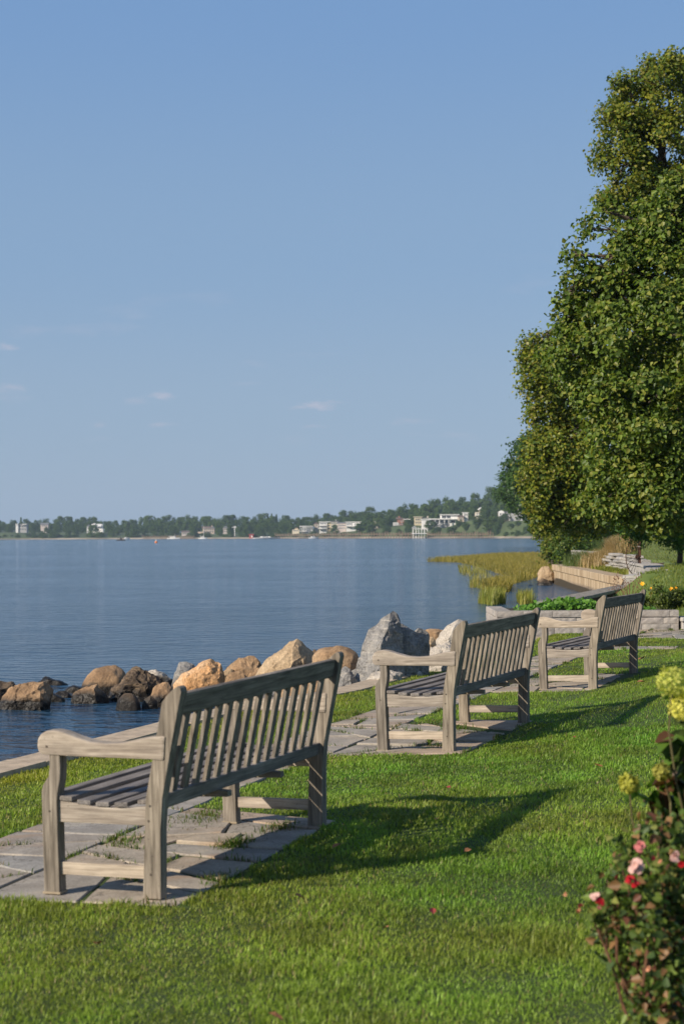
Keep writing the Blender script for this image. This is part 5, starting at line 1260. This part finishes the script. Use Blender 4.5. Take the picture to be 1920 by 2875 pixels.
# boathouse frame, piers and boats ------------------------------------------------
h = FarBuild('boat_lift', 'white boat lift frame on tall piles in front of the villa', 'boat lift', 1180, -14, base=WATER)
for x in (1158, 1166, 1174, 1182, 1190, 1198): h.box('pile', x, x+1.3, 1481, 1512, 'white', 0, .4); h.box('pile', x+2, x+3.2, 1486, 1512, 'white', 6, 6.4)
h.box('deck', 1157, 1201, 1497, 1499, 'white', -1, 7); h.box('beam', 1157, 1201, 1484, 1485.5, 'white', 0, .5); h.gable(1157, 1170, 1477, 1482, 'greywall', 0, 7)
def pier(label, x0, x1, d0, d1, yd, n, gate=()):
    xm = (x0+x1)/2; h = FarBuild('pier', label, 'pier', xm, (d0+d1)/2, base=WATER)
    P0 = at(x0, Y0, Y=interp(DIST, x0)+d0); P1 = at(x1, Y0, Y=interp(DIST, x1)+d1); zd = at(xm, yd, Y=h.D).z
    a = Vector((P0.x, P0.y, zd))-h.o; b = Vector((P1.x, P1.y, zd))-h.o; d = (b-a).normalized(); sd_ = Vector((-d.y, d.x, 0))
    q = [a-sd_*1, b-sd_*1, b+sd_*1, a+sd_*1]
    MB().add([*(tuple(v) for v in q), *(tuple(v-Vector((0, 0, .35))) for v in q)], [(0, 1, 2, 3), (7, 6, 5, 4), (0, 4, 5, 1), (1, 5, 6, 2), (2, 6, 7, 3), (3, 7, 4, 0)]).build('deck', M['deck'], h.t)
    for i in range(n+1):
        p = a.lerp(b, i/n)
        for sg in (-1, 1):
            up = .9+(1.3 if i % 5 == 0 else 0)
            MB().tube([p+sd_*sg*.9+Vector((0, 0, -3.2)), p+sd_*sg*.9+Vector((0, 0, up))], .24, 5).build('pile', M['deck'], h.t)
    for sg in (-1, 1):
        MB().tube([a+sd_*sg*.95+Vector((0, 0, .85)), b+sd_*sg*.95+Vector((0, 0, .85))], .10, 4).build('handrail', M['deck'], h.t)
pier('long dark timber pier in front of the villa reaching right', 1202, 1380, -22, -6, 1500, 26)
pier('timber pier running along the white house row', 905, 1158, -12, -16, 1500, 34)
pier('low pier left of the white house row', 775, 900, -16, -12, 1502, 16)
pier('thin pier along the wooded left shore', 402, 545, -10, -10, 1508, 22)
def boat(label, px, d, L, kind, hull='white', mast=0):
    x, y = ray(px, Y0).x*(interp(DIST, px)+d), interp(DIST, px)+d
    t = empty('sailboat' if mast else 'motorboat', (x, y, WATER), label, 'boat', 'boats along the far shore')
    secs = []; mb = MB()
    for i in range(7):
        u = i/6; w = L*.16*math.sin(math.pi*(.12+.80*(1-u)**.8)) if u < 1 else .02; secs.append((L*(u-.5), max(.03, w), .9+.5*u*u))
    V = []; Fc = []
    for X_, w, z in secs: V += [(X_, -w, z), (X_, -w*.6, -.2), (X_, w*.6, -.2), (X_, w, z)]
    for i in range(6): 
        for j in range(3): a = i*4+j; Fc.append((a, a+4, a+5, a+1))
        Fc.append((i*4+3, i*4+7, i*4+4, i*4))
    Fc += [(0, 1, 2, 3), (27, 26, 25, 24)]
    mb.add(V, Fc).build('hull', M[hull], t)
    MB().prism([(-L*.25, .9), (L*.18, .95), (L*.10, 2.0), (-L*.22, 2.0)], 'y', -L*.10, L*.10).build('cabin', M['white'], t, bevel=.05)
    MB().box(-L*.16, L*.06, -L*.104, L*.104, 1.4, 1.8).build('window', M['glass'], t)
    if mast:
        MB().tube([(L*.1, 0, 1), (L*.1, 0, mast)], [.16, .1], 6).build('mast', M['white'], t); MB().tube([(L*.1, 0, 2.6), (-L*.4, 0, 2.5)], .14, 6).build('boom', M['white'], t)
    t.rotation_euler.z = R(random.uniform(-25, 25))
boat('white sailboat with bare mast before the tan mansion', 570, -40, 8, 's', mast=12)
boat('white sailboat with two short masts off the left wooded shore', 488, -22, 13, 's', mast=5)
boat('long white motor yacht moored left of the beige cottage', 749, -12, 24, 'm')
boat('small white motorboat at the end of the thin left pier', 356, -20, 6, 'm')
boat('small white boat beside the low pier', 880, -30, 8, 'm')
t = FarBuild('swim_raft', 'dark floating raft with railings far out on the left', 'raft', 340, -700, base=WATER)
t.box('deck', 330, 351, 1514.6, 1518, 'darkhull', -2, 3)
for x in (332, 336, 340.5, 345, 348.5): t.box('post', x, x+.7, 1507.5, 1515, 'darkhull', -1.8, -1.6)
t.box('handrail', 332, 349, 1509.5, 1510.3, 'darkhull', -1.8, -1.6); t.box('crate', 337, 343, 1511, 1515, 'darkhull', 0, 1.5)
t = FarBuild('mooring_buoy', 'white and orange mooring buoy on the open water', 'buoy', 439, -1050, base=WATER)
MB().tube([(0, 0, -.3), (0, 0, .15), (0, 0, .5), (0, 0, .75)], [.3, .5, .42, .1], 10).build('float', M['orangepaint'], t.t, smooth=True)
MB().tube([(0, 0, .72), (0, 0, 1.25)], [.16, .12], 8).build('top_mark', M['white'], t.t)
t = FarBuild('signal_mast', 'white signal mast with crossarm at the far boatyard', 'mast', 659, 6)
t.box('pole', 658.2, 660, 1478, 1506, 'white', 0, .5); t.box('crossarm', 652, 664, 1479.5, 1481, 'white', 0, .4); t.box('crosstree', 657, 662, 1477, 1483, 'white', .1, .5)
t = FarBuild('boat_shed', 'small red shed at the far boatyard', 'shed', 705, 4)
t.wall(700, 711, 1502, 1509, 'redpaint', 0, 5, True); t.gable(700, 711, 1499.5, 1502, 'redpaint', front=False); t.win(702, 704, 1504, 1506); t.box('door', 706, 709, 1503.5, 1509, 'white', -.1, .2)

# ------------------------------------------------------------------ planting
n = 5200; x = np.concatenate([rng.normal(3.75, .42, n//2), rng.uniform(2.95, 5.0, n-n//2)]); y = rng.uniform(28.25, 29.6, n)
hgt = .01+.15*np.exp(-((x-3.7)/.55)**2)*rng.random(n)+.05*rng.random(n)
P = np.stack([x, y, .30+hgt], 1); ok = (rng.random(n) < np.where(x > 4.3, .55, 1)) & (x > 2.85) & (x < 5.1); P = P[ok]; n = len(P)
pal = np.array([(.09, .21, .03), (.12, .26, .04), (.06, .15, .025)]); C = pal[rng.integers(3, size=n)]*(.7+.6*rng.random(n))[:, None]
V, S__, L__, CC = leaf_cloud(P, np.tile([-.2, -.5, .8], (n, 1)), rng.uniform(.05, .10, n), C)
o = link('planter_weeds', np_mesh('planter_weeds', V, S__, L__, M['leaf'], CC)); tag(o, 'bright green leafy weeds growing along the top of the block planter', 'weeds', kind='stuff')

def petal_flower(parent, loc, r, mat, name='flower', npet=6, cup=.5):
    mb = MB(); f = Vector((-.25, -.85, .45)).normalized(); a = f.orthogonal().normalized(); b = f.cross(a)
    for k in range(npet):
        t = 6.283*k/npet; d = a*math.cos(t)+b*math.sin(t); sd = f.cross(d)
        mb.add([Vector((0, 0, 0)), d*r*.5+sd*r*.32+f*r*cup*.6, d*r+f*r*cup, d*r*.5-sd*r*.32+f*r*cup*.6], [(0, 1, 2, 3)])
    mb.tube([(0, 0, 0), tuple(f*r*.5)], [r*.12, r*.16], 6)
    return mb.build(name, M[mat], parent, loc)
def daylily(label, px, py, Y, flowers, nl, h):
    base = at(px, py, Y=Y); base.z = zhill(base.x, Y)
    t = empty('daylily', base, label, 'plant', 'yellow daylilies by the planter')
    k = nl; P = np.stack([rng.normal(0, .16, k), rng.normal(0, .16, k), np.zeros(k)], 1)
    C = np.array([(.11, .19, .03)])*(.6+.8*rng.random(k))[:, None]
    v, s_, l_, c = blades(P, rng.uniform(h*.5, h, k), rng.uniform(.012, .022, k), rng.uniform(0, 6.28, k), rng.uniform(.3, 1.0, k), C)
    link('leaves', np_mesh('leaves', v, s_, l_, M['grass'], c), t)
    for fx, fy, r in flowers:
        p = at(fx, fy, Y=Y-.1)-base
        MB().tube([(p.x*.3, p.y*.3, 0), (p.x*.8, p.y*.8, p.z*.6), tuple(p)], .006, 4).build('stalk', M['stem'], t)
        petal_flower(t, p, r, 'yellow_petal')
daylily('daylily with one yellow bloom just right of the farthest bench post', 1806, 1700, 33, [(1802, 1640, .05), (1827, 1652, .03), (1826, 1667, .03)], 260, .42)
daylily('daylily with two yellow blooms at the right edge above the planter', 1885, 1700, 32, [(1884, 1655, .05), (1898, 1651, .035)], 420, .5)
p = at(1870, 1690, Y=31.5); z0 = zhill(p.x, 31.5)
shrub('low_shrub', 'low olive green shrub below the yellow daylilies', (p.x, 31.5, z0), [(p.x-.1, 31.5, z0+.22, .26), (p.x+.25, 31.7, z0+.2, .24), (p.x-.35, 31.6, z0+.12, .18), (p.x+.5, 31.3, z0+.15, .2)], 4200, 6, .035, (.03, .06), [(.10, .13, .025), (.13, .16, .03), (.07, .10, .02)])
b0 = at(1765, 1690, Y=34); b0.z = zhill(b0.x, 34)
t = empty('dried_stalks', b0, 'leaning reddish dried flower stalks behind the farthest bench', 'plant')
for k in range(16):
    tx, ty = random.uniform(1715, 1800), random.uniform(1612, 1660); q = at(tx, ty, Y=34+random.uniform(-.5, .5))-b0
    MB().tube([(q.x*.2+random.uniform(-.1, .1), q.y*.3, 0), (q.x*.6, q.y*.6, q.z*.6), tuple(q)], [.006, .005, .003], 4).build('stalk', M['dry_stem'], t)
    mb = MB()
    for j in range(7):
        c = q+Vector((random.gauss(0, .03), random.gauss(0, .03), random.gauss(-.03, .05))); mb.tube([c, c+Vector((random.gauss(0, .01), 0, .025))], [.010, .003], 4)
    tag(mb.build('seed_head', M['dry_stem'], t), kind='stuff')

# ------------------------------------------------------------------ flowers close to the camera, lower right
def px3(px, py, Y): p = at(px, py, Y=Y); return (p.x, p.y, p.z)
def ground_at(x, y): return zlawn(*sw(x, y))
Yr = 5.3; gx = at(1860, 2700, Y=Yr).x; base = (gx, Yr, ground_at(gx, Yr))
t = empty('rose_bush', base, 'rose bush with red and pink blooms in the lower right corner', 'rose bush')
lob = px_lobes([(1860, 2460, 80, 0), (1905, 2600, 100, .1), (1825, 2610, 70, -.1), (1770, 2560, 52, 0), (1890, 2760, 95, 0), (1705, 2530, 34, 0), (1835, 2330, 48, .1), (1905, 2340, 70, .2), (1820, 2790, 46, -.15), (1930, 2480, 100, .2), (1960, 2700, 110, .3), (1740, 2640, 46, .1), (1790, 2700, 50, 0), (1850, 2850, 70, -.1), (1665, 2585, 34, 0), (1700, 2610, 40, .1), (1700, 2480, 26, 0), (1745, 2430, 34, 0), (1790, 2500, 50, -.1), (1770, 2380, 34, .1), (1800, 2860, 50, 0)], Yr)
P, N = lobe_points(lob, 9000, .5, .35, (.35, .65)); P, N = twigs(P, N, 3, .02); n = len(P)
pal = np.array([(.11, .17, .035), (.16, .22, .045), (.07, .11, .035), (.22, .23, .06), (.26, .14, .06), (.17, .07, .045)]); C = pal[rng.choice(6, n, p=[.26, .24, .2, .14, .1, .06])]*(.6+.8*rng.random(n))[:, None]
V, S__, L__, CC = leaf_cloud(P-np.array(base), N, rng.uniform(.016, .042, n), C, 'heart')
link('foliage', np_mesh('foliage', V, S__, L__, M['leaf'], CC), t)
bv = Vector(base)
for (cx, cy, cz, r) in lob:
    mb = MB(); c = Vector((cx, cy, cz))-bv; limb(mb, (c.x*.25, c.y*.25, -.02), c, .006, .003, 5, .06, 5)
    for _ in range(3): limb(mb, c*.8, c+Vector((random.gauss(0, 1), random.gauss(0, 1), random.gauss(.3, .7))).normalized()*r, .003, .0015, 3, .08, 4)
    mb.build('stem', M['dry_stem'], t)
for nm, c in (('red', (.50, .015, .025)), ('pink', (.62, .20, .19)), ('palepink', (.70, .42, .36)), ('peach', (.66, .30, .16)), ('darkred', (.20, .012, .02))):
    M['p_'+nm] = plain(nm+'_petal', c, tuple(x*.7 for x in c), 60, .6)
def rose(parent, loc, r, mat):
    mb = MB(); f = Vector((random.gauss(-.2, .3), -.7, random.gauss(.5, .3))).normalized(); a = f.orthogonal().normalized(); b = f.cross(a)
    for ring, (m, rr, hh) in enumerate(((9, random.uniform(.8, 1.2), .15), (8, random.uniform(.6, .9), .4), (6, .5, .6))):
        for k in range(m):
            tt = 6.283*(k+.37*ring)/m; d = a*math.cos(tt)+b*math.sin(tt); sd = f.cross(d)
            rr *= random.uniform(.55, 1.25); hh += random.uniform(-.3, .3); mb.add([f*0, d*r*rr*.6+sd*r*rr*.5+f*r*hh*.6, d*r*rr+sd*r*rr*.25+f*r*hh, d*r*rr-sd*r*rr*.25+f*r*hh, d*r*rr*.6-sd*r*rr*.5+f*r*hh*.6], [(0, 1, 2, 3, 4)])
    mb.build('bloom', M[mat], parent, loc)
for px, py, r, m_ in ((1795, 2370, 21, 'p_pink'), (1782, 2432, 22, 'p_palepink'), (1768, 2472, 14, 'p_red'), (1784, 2484, 12, 'p_red'), (1684, 2528, 10, 'p_red'), (1672, 2522, 11, 'p_palepink'), (1678, 2548, 9, 'p_pink'), (1621, 2562, 10, 'p_peach'),
                     (1630, 2546, 11, 'p_darkred'), (1893, 2403, 20, 'p_palepink'), (1852, 2418, 9, 'p_peach'), (1914, 2428, 12, 'p_red'), (1832, 2410, 10, 'p_darkred'), (1730, 2460, 11, 'p_darkred'), (1585, 2510, 6, 'p_peach'), (1820, 2720, 8, 'p_peach'), (1790, 2320, 6, 'p_palepink')):
    rose(t, Vector(px3(px, py, Yr-.22))-bv, r*(Yr)/F, m_)
Yh = 6.0; hx = at(1935, 2500, Y=Yh).x; base = (hx, Yh, ground_at(hx, Yh)); bv = Vector(base)
t = empty('hydrangea_bush', base, 'hydrangea with pale yellow-green flower heads at the right edge', 'hydrangea')
lob = px_lobes([(1915, 2090, 40, 0), (1900, 2190, 42, 0), (1850, 2230, 34, .05), (1925, 2270, 60, .1), (1800, 2205, 16, 0), (1945, 1990, 40, .1), (1960, 2150, 60, .2)], Yh)
P, N = lobe_points(lob, 9000, .4, .4, (.3, .5)); n = len(P); pal = np.array([(.06, .12, .02), (.09, .17, .03), (.12, .06, .035), (.05, .08, .02)])
C = pal[rng.integers(4, size=n)]*(.7+.6*rng.random(n))[:, None]
V, S__, L__, CC = leaf_cloud(P-np.array(base), N, rng.uniform(.05, .10, n), C, 'heart'); link('foliage', np_mesh('foliage', V, S__, L__, M['leaf'], CC), t)
for px, py, r, cc in ((1886, 1912, 44, (.66, .66, .16)), (1916, 1988, 38, (.66, .64, .16)), (1765, 2200, 26, (.58, .54, .09)), (1858, 2165, 22, (.46, .42, .09)), (1950, 1950, 40, (.6, .6, .1))):
    p = Vector(px3(px, py, Yh-.1)); r_ = r*Yh/F; m = 420
    d = rng.normal(0, 1, (m, 3)); d /= np.linalg.norm(d, axis=1)[:, None]; Q = np.array(p)+d*r_*rng.uniform(.8, 1.05, (m, 1))*np.array([1, 1, .9])
    C = np.array(cc)*(.7+.5*rng.random(m))[:, None]
    V, S__, L__, CC = leaf_cloud(Q-np.array(base), d*1.5, rng.uniform(.010, .018, m), C)
    hd_ = link('flower_head', np_mesh('flower_head', V, S__, L__, M['petal'], CC), t)
    mb = MB(); q = p-bv; limb(mb, (q.x*.3, q.y*.3+.05, 0), q, .005, .003, 6, .05, 5); mb.build('stem', M['stem'], t)

# ------------------------------------------------------------------ fallen leaves on the lawn
M['dry_leaf'] = plain('dry_leaf', (.42, .19, .08), (.26, .11, .05), 40, .8); M['red_leaf'] = plain('red_leaf', (.30, .05, .04), (.16, .03, .03), 40, .8)
fl_me = {}
for nm in ('dry_leaf', 'red_leaf'):
    mb = MB(); mb.add([(-.5, 0, .02), (-.2, .28, .14), (.2, .26, .18), (.55, 0, .05), (.2, -.24, .2), (-.2, -.28, .12), (0, 0, .02)], [(0, 6, 1), (1, 6, 2), (2, 6, 3), (3, 6, 4), (4, 6, 5), (5, 6, 0)]); fl_me[nm] = mb.mesh('fallen_leaf', M[nm])
for i, (px, py, nm, lab) in enumerate(((840, 2518, 'dry_leaf', 'curled tan leaf on the lawn below the near bench'), (1083, 2605, 'dry_leaf', 'small orange leaf lying mid lawn'), (776, 2857, 'dry_leaf', 'orange leaf at the bottom edge of the lawn'), (1215, 2559, 'red_leaf', 'dark leaf on the lawn left of the roses'), (275, 2650, 'dry_leaf', 'orange leaf on the lawn below the near bench front leg'), (1312, 2388, 'dry_leaf', 'pale orange leaf lit at the edge of the near bench shadow'),
                                  (945, 2376, 'dry_leaf', 'orange leaf in the near bench shadow'), (1608, 2070, 'red_leaf', 'dark red leaf on the lawn beyond the near shadow'), (1678, 2150, 'dry_leaf', 'tan leaf on the lawn left of the hydrangea'), (1226, 2300, 'dry_leaf', 'small tan leaf inside the near bench shadow'), (1256, 2212, 'red_leaf', 'dark red leaf above the near bench shadow'), (1798, 1915, 'dry_leaf', 'orange leaf on the grass behind the farthest bench'), (1800, 1850, 'dry_leaf', 'pale leaf on the grass right of the farthest bench'))):
    p = at(px, py, z=.08)
    for _ in range(4): p = at(px, py, z=ground_at(p.x, p.y)+.035)
    o = link('fallen_leaf', fl_me[nm], None, p); k_ = (.045 if i % 2 else .055)*max(1, p.y/9); o.scale = (k_, k_, k_); o.rotation_euler = (random.uniform(-.5, .5), random.uniform(-.5, .5), random.uniform(0, 6)); tag(o, lab, 'leaf', 'leaves fallen on the lawn')

# ------------------------------------------------------------------ haze
hb = MB().box(-2600, 2600, -40, 2700, -1.9, 62)
o = hb.build('haze', None) if False else link('haze', hb.mesh('haze', bpy.data.materials.new('haze_air')))
hm = o.data.materials[0]; hm.use_nodes = True; hn = hm.node_tree.nodes; hn.clear()
ho = hn.new('ShaderNodeOutputMaterial'); hv = hn.new('ShaderNodeVolumePrincipled'); hv.inputs['Color'].default_value = (.62, .80, 1.0, 1); hv.inputs['Density'].default_value = .000105
hv.inputs['Anisotropy'].default_value = 0.0
hm.node_tree.links.new(hv.outputs[0], ho.inputs['Volume']); tag(o, 'pale summer haze over the bay', 'haze', kind='stuff')
